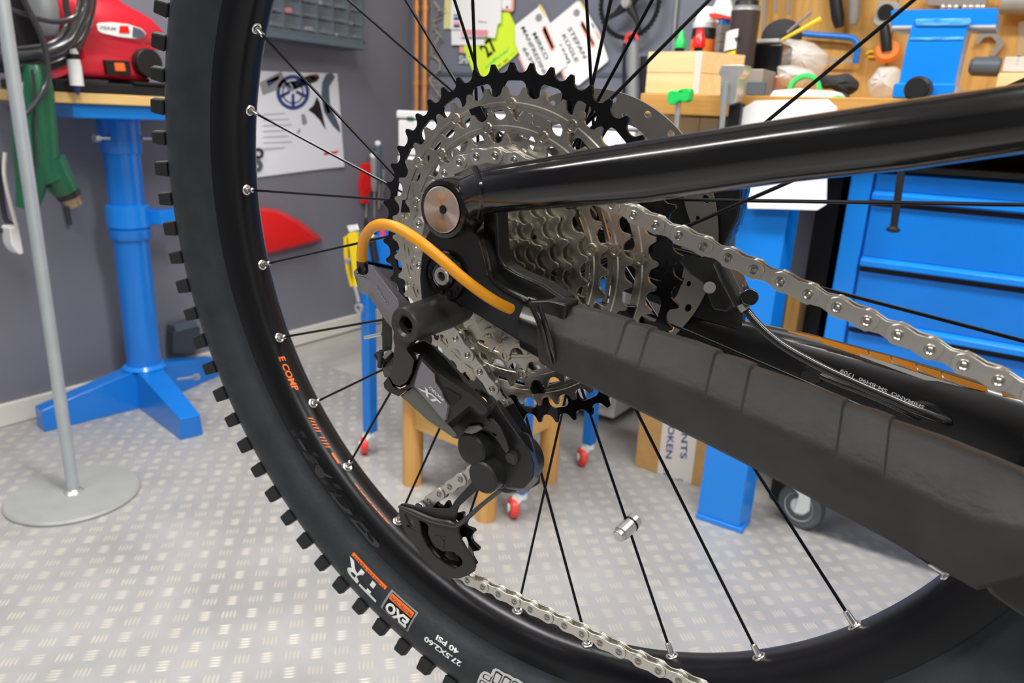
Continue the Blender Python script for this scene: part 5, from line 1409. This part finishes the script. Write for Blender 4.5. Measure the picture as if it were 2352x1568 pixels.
# workbench
BY = 1.09
wbn = thing('workbench', 'long workbench with a brown wooden top and blue steel legs', 'workbench', (0.5, 1.5, 0))
xl = -0.455
for i, (a, b) in enumerate(zip((BY, 1.315, 1.54, 1.765), (1.313, 1.538, 1.763, 1.965))):
    MB().bx(xl, 1.9, a, b, 0.869, 0.909).build('top_plank', 'worktop', wbn, bevel=0.002, seg=2)
def leg(x0, x1, y0, y1):
    MB().loft([[Vector((x0 - 0.008, y0, 0.012)), Vector((x1 - 0.006, y0, 0.012)), Vector((x1 + 0.006, y1, 0.012)), Vector((x0, y1, 0.012))],
               [Vector((x0, y0, 0.868)), Vector((x1, y0, 0.868)), Vector((x1 + 0.01, y1, 0.868)), Vector((x0, y1, 0.868))]]).build('leg', 'blue2', wbn, bevel=0.003, seg=2)
leg(-0.222, -0.128, 1.100, 1.15)
leg(-0.222, -0.128, 1.86, 1.92)
leg(1.60, 1.69, 1.10, 1.16)
leg(1.60, 1.69, 1.86, 1.92)
MB().bx(-0.231, -0.124, 1.096, 1.160, 0.0, 0.012).build('foot_plate', 'blue2', wbn, bevel=0.002)
MB().bx(-0.215, 1.65, 1.90, 1.93, 0.74, 0.86).build('rear_rail', 'black', wbn)
MB().bx(-0.215, 1.65, 1.93, 1.945, 0.05, 0.74).build('shade_sheet', 'black', wbn)  # black sheet added behind the legs in place of under-bench shade
# plank boxes under the left end of the top
for i, (x0, x1) in enumerate(((1527, 1604), (1608, 1648))):
    a_, b_ = W(x0, 268, 1, 1.16), W(x1, 300, 1, 1.16)
    t = thing('wooden_block', ['pale wooden block under the bench top left of the gap', 'narrow pale wooden block under the bench top by the clamp rod'][i], 'block', (a_.x, 1.2, 0.7), 'wooden blocks under the bench top')
    MB().bx(a_.x, b_.x, 1.16, 1.40, 0.80, 0.867).build('block', 'crate', t, bevel=0.002)
    MB().bx(a_.x, b_.x, 1.158, 1.40, 0.742, 0.797).build('block', 'crate', t, bevel=0.002)
MB().bx(-0.135, W(1834, 720, 1, 1.22).x, 1.22, 1.285, W(1810, 800, 1, 1.22).z, W(1810, 670, 1, 1.22).z).build('side_rail', 'woodz', wbn, bevel=0.002)
# pine crate
A_, Bq = W(1491, 119, 1, 1.14), W(1613, 122, 1, 1.14)
Bx = Bq.x
pc = thing('pine_box', 'pale pine box standing on the left end of the bench', 'box', (-0.40, 1.2, 0.909))
zt = A_.z
fp = [(A_.x, 1.14), (Bx, 1.14), (Bx + 0.055, 1.235), (A_.x + 0.03, 1.245)]
MB().prism([(x, y, 0.911) for x, y in fp], (0, 0, zt - 0.911)).build('block', 'crate', pc, bevel=0.001)
for (p, q) in ((fp[0], fp[1]), (fp[1], fp[2])):
    p, q = Vector((*p, 0.911)), Vector((*q, 0.911))
    d = (q - p).normalized(); n = Vector((d.y, -d.x, 0))
    mid = 0.911 + (zt - 0.911) / 2
    for z0, z1 in ((0.9115, mid - 0.0005), (mid + 0.0005, zt)):
        MB().prism([p + n * 0.0005 + Vector((0, 0, z0 - 0.911)), q + n * 0.0005 + Vector((0, 0, z0 - 0.911)), q + n * 0.0005 + Vector((0, 0, z1 - 0.911)), p + n * 0.0005 + Vector((0, 0, z1 - 0.911))], n * 0.002).build('plank', 'crate', pc, bevel=0.0006)
MB().bx(Bx - 0.012, Bx + 0.002, 1.1365, 1.142, 0.912, zt).build('corner_strip', 'tape', pc)
# bottles and cans behind the box (standing on the bench)
ZB = 0.909
def stand(nm, lb, cat, px, yb, prof, grp='bottles and cans on the bench', n=28):
    """prof: list of (material, name, [(radius, z_top pixel)...])"""
    p = W(px, 150, 1, yb)
    t = thing(nm, lb, cat, (p.x, yb, ZB), grp)
    o = Vector((p.x, yb, 0))
    for m, pn, pr in prof:
        L = []
        for r_, py in pr:
            z = ZB + 0.001 if py is None else W(px, py, 1, yb).z
            L.append((r_, z))
        L = [(0.0001, L[0][1])] + L + [(0.0001, L[-1][1])]
        MB().lathe(L, o, (0, 0, 1), n).build(pn, m, t, smooth=40)
    return t
stand('squeeze_bottle', 'small bottle with a green cap behind the pine box', 'bottle', 1558, 1.36,
      [('black', 'body', [(0.010, None), (0.010, 112)]), ('green', 'cap', [(0.0135, 111), (0.0135, 95), (0.008, 86), (0.006, 74), (0.004, 69)])])
stand('squeeze_bottle', 'small bottle with a red cap between the green-capped bottle and the cans', 'bottle', 1600, 1.34,
      [('black', 'body', [(0.010, None), (0.010, 111)]), ('red', 'cap', [(0.0145, 110), (0.0145, 88), (0.010, 82), (0.009, 69), (0.007, 67)])])
stand('spray_can', 'orange spray can with a tall white cap behind the red-capped bottle', 'can', 1611, 1.43,
      [('orange', 'body', [(0.031, None), (0.031, 92)]), ('black', 'shoulder', [(0.031, 91), (0.030, 72), (0.029, 67)]), ('white', 'cap', [(0.029, 66), (0.030, 54), (0.026, 50), (0.026, 44), (0.022, 30), (0.018, 18)])])
stand('grey_tower', 'stack of square grey pots with a blue band near the top', 'pots', 1653, 1.40,
      [('taupe', 'pot', [(0.017, None), (0.017, 118)]), ('taupe', 'pot', [(0.017, 117), (0.0175, 98)]), ('taupe', 'pot', [(0.0175, 97), (0.018, 80)]), ('taupe', 'pot', [(0.018, 79), (0.018, 58)]), ('blue', 'blue_band', [(0.016, 57), (0.016, 47)]), ('black', 'neck', [(0.016, 46), (0.017, 43)])], n=4)
fl_ = thing('red_tray', 'flat red and white clip laid across the top of the grey pots', 'clip', W(1655, 36, 1, 1.40))
MB().prism([W(x, y, 1, 1.385) for x, y in [(1627, 30), (1650, 30), (1685, 40), (1684, 45), (1640, 43), (1628, 38)]], (0, 0.03, 0)).build('clip_body', 'coral', fl_, bevel=0.002)
stand('white_bottle', 'white bottle with a dark trigger head at the top behind the spray can', 'bottle', 1645, 1.52,
      [('white', 'body', [(0.036, None), (0.036, 26), (0.030, 18)]), ('white', 'neck', [(0.024, 17), (0.016, -4), (0.014, -20)]), ('black', 'head', [(0.02, -21), (0.02, -60)])])
t = stand('tall_can', 'tall dark brown can with a white and lime label right of the grey pots', 'can', 1698, 1.33,
      [('can_brown', 'body', [(0.031, None), (0.031, 28)]), ('grey', 'rim', [(0.031, 27), (0.029, 20), (0.030, 16)]), ('black', 'valve', [(0.026, 15), (0.024, 4)]), ('grey', 'cap', [(0.026, 3), (0.024, -30)])])
co = W(1698, 100, 1, 1.33)
def wrap(nm, m, a0, a1, z0, z1, r_=0.0314, sl=0.0):
    mb = MB(); n = 14
    for i in range(n):
        u, v = i / n, (i + 1) / n
        A = lambda k: (a0 + (a1 - a0) * k)
        pt = lambda k, z: Vector((co.x + r_ * math.cos(A(k)), 1.33 + r_ * math.sin(A(k)), z + sl * k))
        mb.add([pt(u, z0), pt(v, z0), pt(v, z1), pt(u, z1)], [(0, 1, 2, 3)])
    return mb.build(nm, m, t)
zz_ = lambda py: W(1698, py, 1, 1.30).z
wrap('label', 'white_print', R(-150), R(-20), zz_(118), zz_(72), sl=0.010)
wrap('label_band', 'yellow', R(-150), R(-20), zz_(140), zz_(124), sl=0.014)
mb_ = lambda x, y: W(x, y, 1, 1.2975)
pxtext('label_letters', 'Pi', (1690, 96), (1703, 92), 10, mb_, 'black', t, bold=0.03)
# grey box with dark jar on it, wooden block, bags
def bbox(nm, lb, cat, px0, py0, px1, py1, yb, dep, m, bev=0.003, z0=None, grp=None, pn='body'):
    a, b = W(px0, py0, 1, yb), W(px1, py1, 1, yb)
    z = ZB + 0.001 if z0 is None else W(px0, z0, 1, yb).z
    t = thing(nm, lb, cat, ((a.x + b.x) / 2, yb, z), grp)
    MB().bx(a.x, b.x, yb, yb + dep, z, a.z).build(pn, m, t, bevel=bev, seg=2)
    return t
t = bbox('grey_box', 'taupe grey box under the dark jar beside the clamp', 'box', 1702, 158, 1746, 228, 1.24, 0.09, 'taupe')
a, b = W(1718, 188, 1, 1.239), W(1757, 219, 1, 1.239)
MB().bx(a.x, b.x, 1.235, 1.242, b.z, a.z).build('dark_label', 'slate', t, bevel=0.001)
t = bbox('small_wooden_block', 'small pale wooden block with a red end right of the taupe box', 'block', 1742, 173, 1795, 218, 1.34, 0.10, 'crate')
a, b = W(1779, 178, 1, 1.339), W(1794, 208, 1, 1.339)
MB().bx(a.x, b.x, 1.335, 1.342, b.z, a.z).build('red_end', 'salmon', t)
t = bbox('dark_jar', 'dark see-through box with a pale lid on top of the small blocks', 'jar', 1709, 98, 1789, 170, 1.38, 0.09, 'black_gloss', 0.008, z0=172)
a, b = W(1709, 90, 1, 1.38), W(1791, 98, 1, 1.38)
MB().bx(a.x, b.x, 1.375, 1.475, b.z, a.z).build('lid', 'bag', t, bevel=0.003)
hp = tag(MB().sphere(W(1795, 85, 1, 1.62), (0.05, 0.03, 0.042), 20, 12).build('black_grip', 'wornglove', None), 'rounded black grip poking up behind the white bags', 'grip')
st1 = tag(MB().tube([W(1808, 75, 1, 1.58), W(1864, 27, 1, 1.58)], 0.0035, 8).build('rod', 'taupe', None), 'dark thin stick leaning up out of the bags', 'stick', 'sticks leaning in the bags')
st2 = tag(MB().tube([W(1795, 92, 1, 1.56), W(1886, 43, 1, 1.56)], [0.003, 0.006], 8).build('rod', 'yellow', None), 'yellow thin stick leaning up out of the bags', 'stick', 'sticks leaning in the bags')
def blob(nm, lb, cat, poly, yb, dep, m, seed, grp=None, amp=0.006):
    """crumpled soft thing with the outline of poly"""
    rn = random.Random(seed)
    P = [W(x, y, 1, yb) for x, y in poly]
    dense = []
    for i in range(len(P)):
        for k in range(3):
            dense.append(P[i].lerp(P[(i + 1) % len(P)], k / 3))
    c = sum(dense, Vector()) / len(dense)
    rings = []
    for kk, (f, dy) in enumerate(((0.25, -dep * .62), (0.55, -dep * .55), (0.85, -dep * .3), (1.0, 0.0), (0.85, dep * .4), (0.4, dep * .6))):
        rings.append([c + (v - c) * (f * (1 + rn.uniform(-.05, .05))) + Vector((0, dy + rn.uniform(-amp, amp) * (f < 1), rn.uniform(-amp, amp) * .4 * (f < 1))) for v in dense])
    mb = MB().loft(rings)
    o = mb.build(nm, m, None, smooth=(60 if m == 'bag' else 40), sub=1)
    return tag(o, lb, cat, grp)
blob('plastic_bag', 'crumpled frosted bag right of the dark jar', 'bag', [(1790, 100), (1812, 84), (1840, 90), (1870, 96), (1898, 116), (1906, 126), (1896, 160), (1880, 178), (1850, 186), (1806, 176), (1796, 150)], 1.56, 0.10, 'bag', 3, 'plastic bags on the bench')
blob('plastic_bag', 'smaller frosted bag lying in front of the large one', 'bag', [(1786, 150), (1820, 148), (1870, 160), (1880, 176), (1840, 196), (1800, 200), (1784, 186)], 1.34, 0.08, 'bag', 5, 'plastic bags on the bench')
blob('plastic_bag', 'thin clear bag beside the blue vise column', 'bag', [(2020, 152), (2060, 150), (2072, 160), (2066, 215), (2040, 225), (1998, 228), (1990, 190), (2004, 172)], 1.48, 0.08, 'bag', 9, 'plastic bags on the bench')
blob('glove', 'dark work glove lying behind the green tape', 'glove', [(1880, 170), (1912, 172), (1950, 166), (1976, 188), (1972, 206), (1950, 222), (1930, 214), (1910, 205), (1885, 205)], 1.36, 0.06, 'wornglove', 11, 'gloves on the bench')
blob('glove', 'dark glove at the right end of the white sheet', 'glove', [(1905, 205), (1940, 212), (1966, 232), (1956, 242), (1925, 244), (1902, 234)], 1.22, 0.06, 'wornglove', 12, 'gloves on the bench')
tr = thing('tape_roll', 'green roll of tape standing on the bench', 'tape', W(1846, 200, 1, 1.20))
MB().lathe([(0.024, -0.008), (0.031, -0.008), (0.031, 0.008), (0.024, 0.008)], W(1848, 208, 1, 1.20), (0.1, -1, 0.15), 36, True).build('roll', 'green', tr)
ws = tag(MB().prism([W(x, y, 1, 1.13) for x, y in [(1766, 222), (1776, 208), (1835, 203), (1860, 206), (1920, 210), (1935, 226), (1900, 230), (1780, 230)]], (0, 0.05, 0)).build('folded_cloth', 'paper', None, bevel=0.004, seg=2), 'folded white cloth on the bench edge above the hanging sheet', 'cloth')
gt = thing('tape_measure', 'small yellow and green tool at the right end of the white cloth', 'tool', W(1925, 235, 1, 1.11))
MB().prism([W(x, y, 1, 1.105) for x, y in [(1908, 228), (1944, 232), (1940, 244), (1910, 246)]], (0, 0.04, 0)).build('body', 'yellow', gt, bevel=0.002)
MB().prism([W(x, y, 1, 1.11) for x, y in [(1908, 222), (1930, 218), (1942, 230), (1910, 228)]], (0, 0.03, 0)).build('top', 'green', gt, bevel=0.002)
# hanging white sheet
sh = thing('white_sheet', 'white plastic sheet hanging over the front edge of the bench', 'sheet', W(1800, 350, 1, 1.07))
MB().prism([W(x, y, 1, 1.075) for x, y in [(1697, 283), (1700, 252), (1734, 231), (1901, 228), (1922, 246), (1925, 300), (1900, 400), (1898, 470), (1877, 483), (1780, 480), (1717, 479), (1712, 430), (1706, 380)]], (0, 0.003, 0)).build('sheet', 'paper', sh, bevel=0.0008)
# clamps
cl = thing('bar_clamp', 'steel bar clamp with a green winged handle on the bench edge', 'clamp', W(1560, 230, 1, 1.06), 'clamps on the bench edge')
MB().prism([W(x, y, 1, 1.045) for x, y in [(1532, 212), (1540, 206), (1556, 208), (1562, 203), (1582, 202), (1586, 208), (1583, 230), (1572, 236), (1560, 232), (1552, 239), (1534, 240), (1531, 232)]], (0, 0.022, 0)).build('wing_handle', 'green', cl, bevel=0.004, seg=2)
MB().cyl(W(1558, 236, 1, 1.056), W(1552, 330, 1, 1.056), 0.0052, n=16).build('screw', 'steel', cl)
MB().bx(W(1558, 330, 1, 1.056).x - 0.012, W(1558, 330, 1, 1.056).x + 0.012, 1.044, 1.13, W(1552, 335, 1, 1.056).z - 0.012, W(1552, 335, 1, 1.056).z).build('lower_arm', 'grey', cl, bevel=0.002)
c2 = thing('jaw_clamp', 'cast steel clamp with a broad jaw gripping the bench edge', 'clamp', W(1680, 200, 1, 1.05), 'clamps on the bench edge')
MB().prism([W(x, y, 1, 1.04) for x, y in [(1649, 166), (1656, 149), (1712, 149), (1708, 165), (1696, 178), (1692, 222), (1688, 236), (1676, 241), (1660, 238), (1652, 228), (1655, 178)]], (0, 0.040, 0)).build('jaw', 'steel', c2, bevel=0.004, seg=2)
MB().tube([W(1668, 188, 1, 1.035), W(1664, 226, 1, 1.035), W(1655, 320, 1, 1.035)], 0.0052, 12).build('lever', 'grey', c2)
MB().bx(W(1672, 260, 1, 1.06).x, W(1700, 260, 1, 1.06).x, 1.06, 1.086, 0.70, W(1680, 236, 1, 1.06).z).build('rail', 'black', c2, bevel=0.002)
# blue vise
vs_ = thing('bench_vise', 'large blue vise with a wide flat crossbar and a black screw end', 'vise', W(2140, 230, 1, 1.20))
V = lambda x, y: W(x, y, 1, 1.16)
MB().prism([V(x, y) for x, y in [(2046, 23), (2293, 18), (2288, 63), (2047, 66)]], (0, 0.09, 0)).build('crossbar', 'blue2', vs_, bevel=0.002)
colp = [(2098, 46), (2106, 42), (2230, 40), (2232, 50), (2222, 66), (2206, 130), (2190, 205), (2187, 226), (2053, 248), (2058, 222), (2080, 110), (2086, 86)]
MB().prism([W(x, y, 1, 1.135) for x, y in colp], (0, 0.085, 0)).build('column', 'blue2', vs_, bevel=0.005, seg=2)
MB().prism([W(x, y, 1, 1.132) for x, y in [(2100, 44), (2230, 41), (2231, 52), (2222, 60), (2103, 60)]], (0, 0.006, 0)).build('worn_lip', 'weldblue', vs_, bevel=0.002)
MB().prism([W(x, y, 1, 1.1335) for x, y in [(2090, 86), (2216, 84), (2214, 92), (2088, 93)]], (0, 0.004, 0)).build('weld_line', 'weldblue', vs_, bevel=0.001)
c = W(2112, 205, 1, 1.075)
MB().lathe([(0.0001, 0.022), (0.016, 0.022), (0.020, 0.018), (0.020, -0.004), (0.015, -0.008), (0.015, -0.060), (0.0001, -0.06)], c, (-0.1, -1, 0), 32).build('screw_end', 'black', vs_)
MB().bx(V(2050, 280).x, V(2185, 280).x, 1.10, 1.30, 0.9095, 0.935).build('base', 'blue2', vs_, bevel=0.003)
MB().cyl(V(2050, 60) + Vector((0, 0.0, -0.004)), V(2288, 58) + Vector((0, 0.0, -0.004)), 0.005, n=12).build('jaw_rod', 'grey', vs_)
lv = MB().cyl(W(2092, 230, 1, 1.04), W(2052, 528, 1, 1.04), 0.0062, n=16).build('lever', 'black', vs_)
MB().lathe([(0.0065, 0), (0.011, 0.004), (0.011, 0.008), (0.006, 0.010), (0.0001, 0.010)], W(2053, 520, 1, 1.04), (-0.04, 0, -1), 20).build('lever_end', 'black', lv)
# blue tool cabinet on casters
CY = 1.15
cb = thing('tool_cabinet', 'blue steel drawer cabinet on casters under the right half of the bench', 'cabinet', (0.30, 1.35, 0))
xL = -0.034
ztop = 0.784
MB().bx(xL, 0.62, CY + 0.008, 1.70, 0.16, ztop).build('body', 'blue', cb, bevel=0.003, seg=2)
MB().bx(xL - 0.002, xL + 0.036, CY - 0.006, CY + 0.02, 0.16, ztop).build('side_post', 'blue2', cb, bevel=0.003, seg=2)
MB().bx(0.585, 0.622, CY - 0.006, CY + 0.02, 0.16, ztop).build('side_post', 'blue2', cb, bevel=0.003, seg=2)
zs = [0.784, 0.724, 0.600, 0.480, 0.360, 0.240, 0.165]
for i, (a, b) in enumerate(zip(zs, zs[1:])):
    d = MB().bx(xL + 0.040, 0.581, CY, CY + 0.02, b + 0.026, a - 0.003).build('drawer', 'blue', cb, bevel=0.002, seg=2)
    hd_ = [Vector((xL + 0.040, CY, b + 0.026)), Vector((xL + 0.040, CY - 0.012, b + 0.020)), Vector((xL + 0.040, CY - 0.012, b + 0.010)), Vector((xL + 0.040, CY + 0.002, b + 0.006)), Vector((xL + 0.040, CY + 0.012, b + 0.012)), Vector((xL + 0.040, CY + 0.012, b + 0.026))]
    if i:
        pass
    MB().prism(hd_, (0.541, 0, 0)).build('handle', 'blue2', d, bevel=0.001)
    MB().bx(xL + 0.040, 0.581, CY + 0.004, CY + 0.0075, b - 0.003, b + 0.008).build('shadow_gap', 'black', d)
MB().bx(xL - 0.005, 0.63, CY - 0.01, 1.71, ztop + 0.002, ztop + 0.012).build('top_mat', 'black', cb)
def big_caster(x, y):
    cs = MB().lathe([(0.020, -0.012), (0.046, -0.014), (0.051, -0.010), (0.051, 0.010), (0.046, 0.014), (0.020, 0.012)], (x, y, 0.051), (-0.25, -1, 0), 36, True).build('caster', 'castgrey', cb)
    MB().lathe([(0.0001, 0.016), (0.008, 0.016), (0.010, 0.012), (0.030, 0.010), (0.033, 0.014), (0.034, -0.014), (0.0001, -0.012)], (x, y, 0.051), (-0.25, -1, 0), 32).build('wheel_hub', 'castwhite', cs)
    MB().prism([Vector((x - 0.034, y - 0.030, 0.148)), Vector((x + 0.052, y - 0.012, 0.148)), Vector((x + 0.045, y - 0.012, 0.080)), Vector((x + 0.012, y - 0.020, 0.040)), Vector((x - 0.010, y - 0.024, 0.040)), Vector((x - 0.005, y - 0.024, 0.085)), Vector((x - 0.030, y - 0.030, 0.110))], (0, 0.004, 0)).build('fork', 'castwhite', cs, bevel=0.002)
    MB().bx(x - 0.04, x + 0.055, y - 0.035, y + 0.045, 0.146, 0.158).build('caster_plate', 'grey', cs, bevel=0.002)
q = G0 = W(1838, 1166, 1, 1.205)
big_caster(q.x, 1.215)
big_caster(0.56, 1.215)
# cardboard box
kx0, kx1, ky = -0.455, -0.245, 1.250
kb = thing('cardboard_box', 'brown cardboard box with printed white tape standing left of the blue bench leg', 'box', ((kx0 + kx1) / 2, 1.33, 0))
MB().bx(kx0, kx1, ky, ky + 0.165, 0.0, 0.36).build('carton', 'cardboard', kb, bevel=0.002)
ta, tb = W(1509, 1095, 1, ky).x, W(1588, 1110, 1, ky).x
tp_ = MB().bx(ta, tb, ky - 0.0012, ky, 0.001, 0.359).build('tape', 'tape', kb)
kz = lambda x, y: W(x, y, 1, ky - 0.0016)
pxtext('tape_letters', 'CONTENTS', (1572, 880), (1562, 1053), 15, kz, 'bluep', kb, bold=0.02)
pxtext('tape_letters', 'BROKEN', (1538, 944), (1528, 1052), 15, kz, 'bluep', kb, bold=0.02)
pxtext('tape_letters', 'IF', (1524, 1078), (1522, 1096), 13, kz, 'bluep', kb, bold=0.01)
pxtext('tape_letters', 'OR', (1556, 1098), (1554, 1116), 13, kz, 'bluep', kb, bold=0.01)
# children's chair
sc = thing('wooden_chair', 'small light wooden chair behind the lower part of the wheel', 'chair', (-0.71, 0.93, 0))
def post(x, y, z1, r_=0.0240, m='woodz'):
    MB().tube([(x, y, 0.0), (x, y, z1 * .5), (x, y, z1)], [r_, r_ * 1.04, r_], 16).build('leg', m, sc, smooth=50)
C1, C2, C3, C4 = (-0.835, 0.820), (-0.603, 0.800), (-0.590, 1.040), (-0.815, 1.055)
post(*C1, 0.232); post(*C2, 0.232); post(*C3, 0.36); post(*C4, 0.36)
def rail(a, b, z0, z1, nm='rail', th=0.012):
    a, b = Vector((*a, 0)), Vector((*b, 0))
    n = (b - a).normalized().cross(Vector((0, 0, 1))) * th
    MB().add([a - n + Vector((0, 0, z0)), b - n + Vector((0, 0, z0)), b + n + Vector((0, 0, z0)), a + n + Vector((0, 0, z0)), a - n + Vector((0, 0, z1)), b - n + Vector((0, 0, z1)), b + n + Vector((0, 0, z1)), a + n + Vector((0, 0, z1))],
             [(0, 1, 2, 3), (4, 5, 6, 7), (0, 1, 5, 4), (1, 2, 6, 5), (2, 3, 7, 6), (3, 0, 4, 7)]).build(nm, 'wood', sc, bevel=0.003, seg=2)
rail(C1, C2, 0.150, 0.205); rail(C2, C3, 0.150, 0.205); rail(C3, C4, 0.150, 0.205); rail(C4, C1, 0.150, 0.205)
rail(C3, C4, 0.30, 0.345, 'back_rest', 0.008)
MB().bx(-0.855, -0.572, 0.785, 1.065, 0.233, 0.247).build('seat', 'wood', sc, bevel=0.004, seg=2)
# blue tool trolley
tt = thing('tool_trolley', 'blue steel tool trolley with small red wheels behind the wooden chair', 'trolley', (-0.79, 1.02, 0))
TL = [(-1.028, 0.872), (-0.545, 0.852), (-0.553, 1.175), (-1.035, 1.195)]
for x, y in TL:
    lg = MB().bx(x - 0.014, x + 0.014, y - 0.014, y + 0.014, 0.062, 0.56).build('leg', 'blue', tt, bevel=0.002)
    cs = MB().lathe([(0.006, -0.008), (0.020, -0.009), (0.024, -0.005), (0.024, 0.005), (0.020, 0.009), (0.006, 0.008)], (x - 0.012, y - 0.010, 0.024), (-0.7, -0.75, 0), 24, True).build('caster', 'coral', tt)
    cs['label'] = 'red wheel'
    d = Vector((-0.7, -0.75, 0)).normalized()
    o = Vector((x - 0.012, y - 0.010, 0.024))
    MB().cyl(o + d * 0.010, o + d * 0.013, 0.010, n=16).add([o + d * .0125 + Vector((0, 0, -.006)), o + d * .0125 + Vector((.012, 0, -.004)), Vector((x + .014, y - .012, .055)), Vector((x - .012, y - .014, .055)), o + d * .010 + Vector((0, 0, -.006)), o + d * .010 + Vector((.012, 0, -.004)), Vector((x + .014, y - .008, .055)), Vector((x - .012, y - .010, .055))],
        [(0, 1, 2, 3), (4, 7, 6, 5), (0, 4, 5, 1), (1, 5, 6, 2), (2, 6, 7, 3), (3, 7, 4, 0)]).cyl((x, y, 0.048), (x, y, 0.062), 0.014, n=16).build('fork', 'castwhite', cs)
MB().bx(-1.045, -0.530, 0.855, 1.21, 0.50, 0.512).bx(-1.045, -0.530, 0.855, 0.858, 0.50, 0.575).bx(-1.045, -0.530, 1.207, 1.21, 0.50, 0.575).bx(-1.045, -1.042, 0.855, 1.21, 0.50, 0.575).bx(-0.533, -0.530, 0.855, 1.21, 0.50, 0.575).build('tray', 'blue', tt, bevel=0.001)
T_ = ax(1, 0.845)
pl_ = thing('pliers', 'yellow handled pliers hanging on the left edge of the blue trolley', 'pliers', T_(812, 560))
MB().prism([T_(x, y) for x, y in [(797, 538), (806, 532), (818, 532), (820, 560), (818, 600), (823, 658), (812, 660), (806, 600)]], (0, 0.010, 0)).build('handle', 'yellow', pl_, bevel=0.002, seg=2)
MB().prism([W(x, y, 1, 0.856) for x, y in [(788, 545), (796, 541), (798, 590), (803, 630), (812, 658), (804, 660), (794, 620), (789, 585)]], (0, 0.008, 0)).build('handle', 'yellow', pl_, bevel=0.002, seg=2)
MB().cyl(T_(797, 600), T_(797, 600) + Vector((0, 0.02, 0)), 0.007, n=16).build('joint', 'grey', pl_)
spn = thing('ring_spanner', 'steel ring spanner hanging below the yellow pliers', 'spanner', T_(825, 680))
MB().tube([T_(814, 655), T_(820, 676), T_(824, 694)], 0.005, 10).build('shank', 'steel', spn)
MB().lathe([(0.0065, -0.004), (0.012, -0.004), (0.012, 0.004), (0.0065, 0.004)], T_(825, 707), (0, -1, 0), 24, True).build('ring', 'steel', spn)
MB().prism([T_(x, y) for x, y in [(797, 518), (818, 515), (822, 528), (802, 532)]], (0, 0.004, 0)).build('tag_plate', 'white', tt)
u = thing('marker', 'black marker with a pale yellow tip standing in the blue trolley', 'marker', W(860, 560, 1, 0.86))
MB().tube([W(853, 545, 1, .85), W(862, 600, 1, .85)], 0.009, 12).build('barrel', 'black', u)
MB().tube([W(848, 522, 1, .85), W(853, 546, 1, .85)], [0.005, 0.008], 12).build('tip', 'pale_yellow', u)
for i, (px, m, lb) in enumerate(((841, 'black', 'black tool top poking above the blue trolley near the pliers'), (858, 'black', 'black tool top beside the orange cable bend'), (878, 'coral', 'orange-red tool handle poking above the blue trolley'))):
    t = thing('screwdriver', lb, 'screwdriver', W(px, 520, 1, .90), 'tools standing in the trolley')
    MB().tube([W(px, 500 + 3 * i, 1, .90), W(px + 1, 515, 1, .90), W(px + 1, 560, 1, .90)], [0.004, 0.007, 0.006], 10).build('grip', m, t)
# repair stand carrying the bike, out of the picture to the right
rs = thing('repair_stand', 'black repair stand holding the bike, out of view on the right', 'stand', (0.62, -0.02, 0))
MB().lathe([(0.0001, 0), (0.30, 0), (0.30, 0.010), (0.0001, 0.014)], (0.62, -0.02, 0), (0, 0, 1), 48).build('base', 'black', rs)
MB().cyl((0.62, -0.02, 0.012), (0.62, -0.02, 0.56), 0.024, n=24).build('post', 'black', rs)

tag(MB().bx(-0.124, -0.076, 1.30, 1.70, 0.0, 0.84).build('shade_block', 'black', None, bevel=0.003), 'tall black block added as the shade in the gap beside the blue cabinet', 'crate')  # added block, its black stands for the darkness under the bench
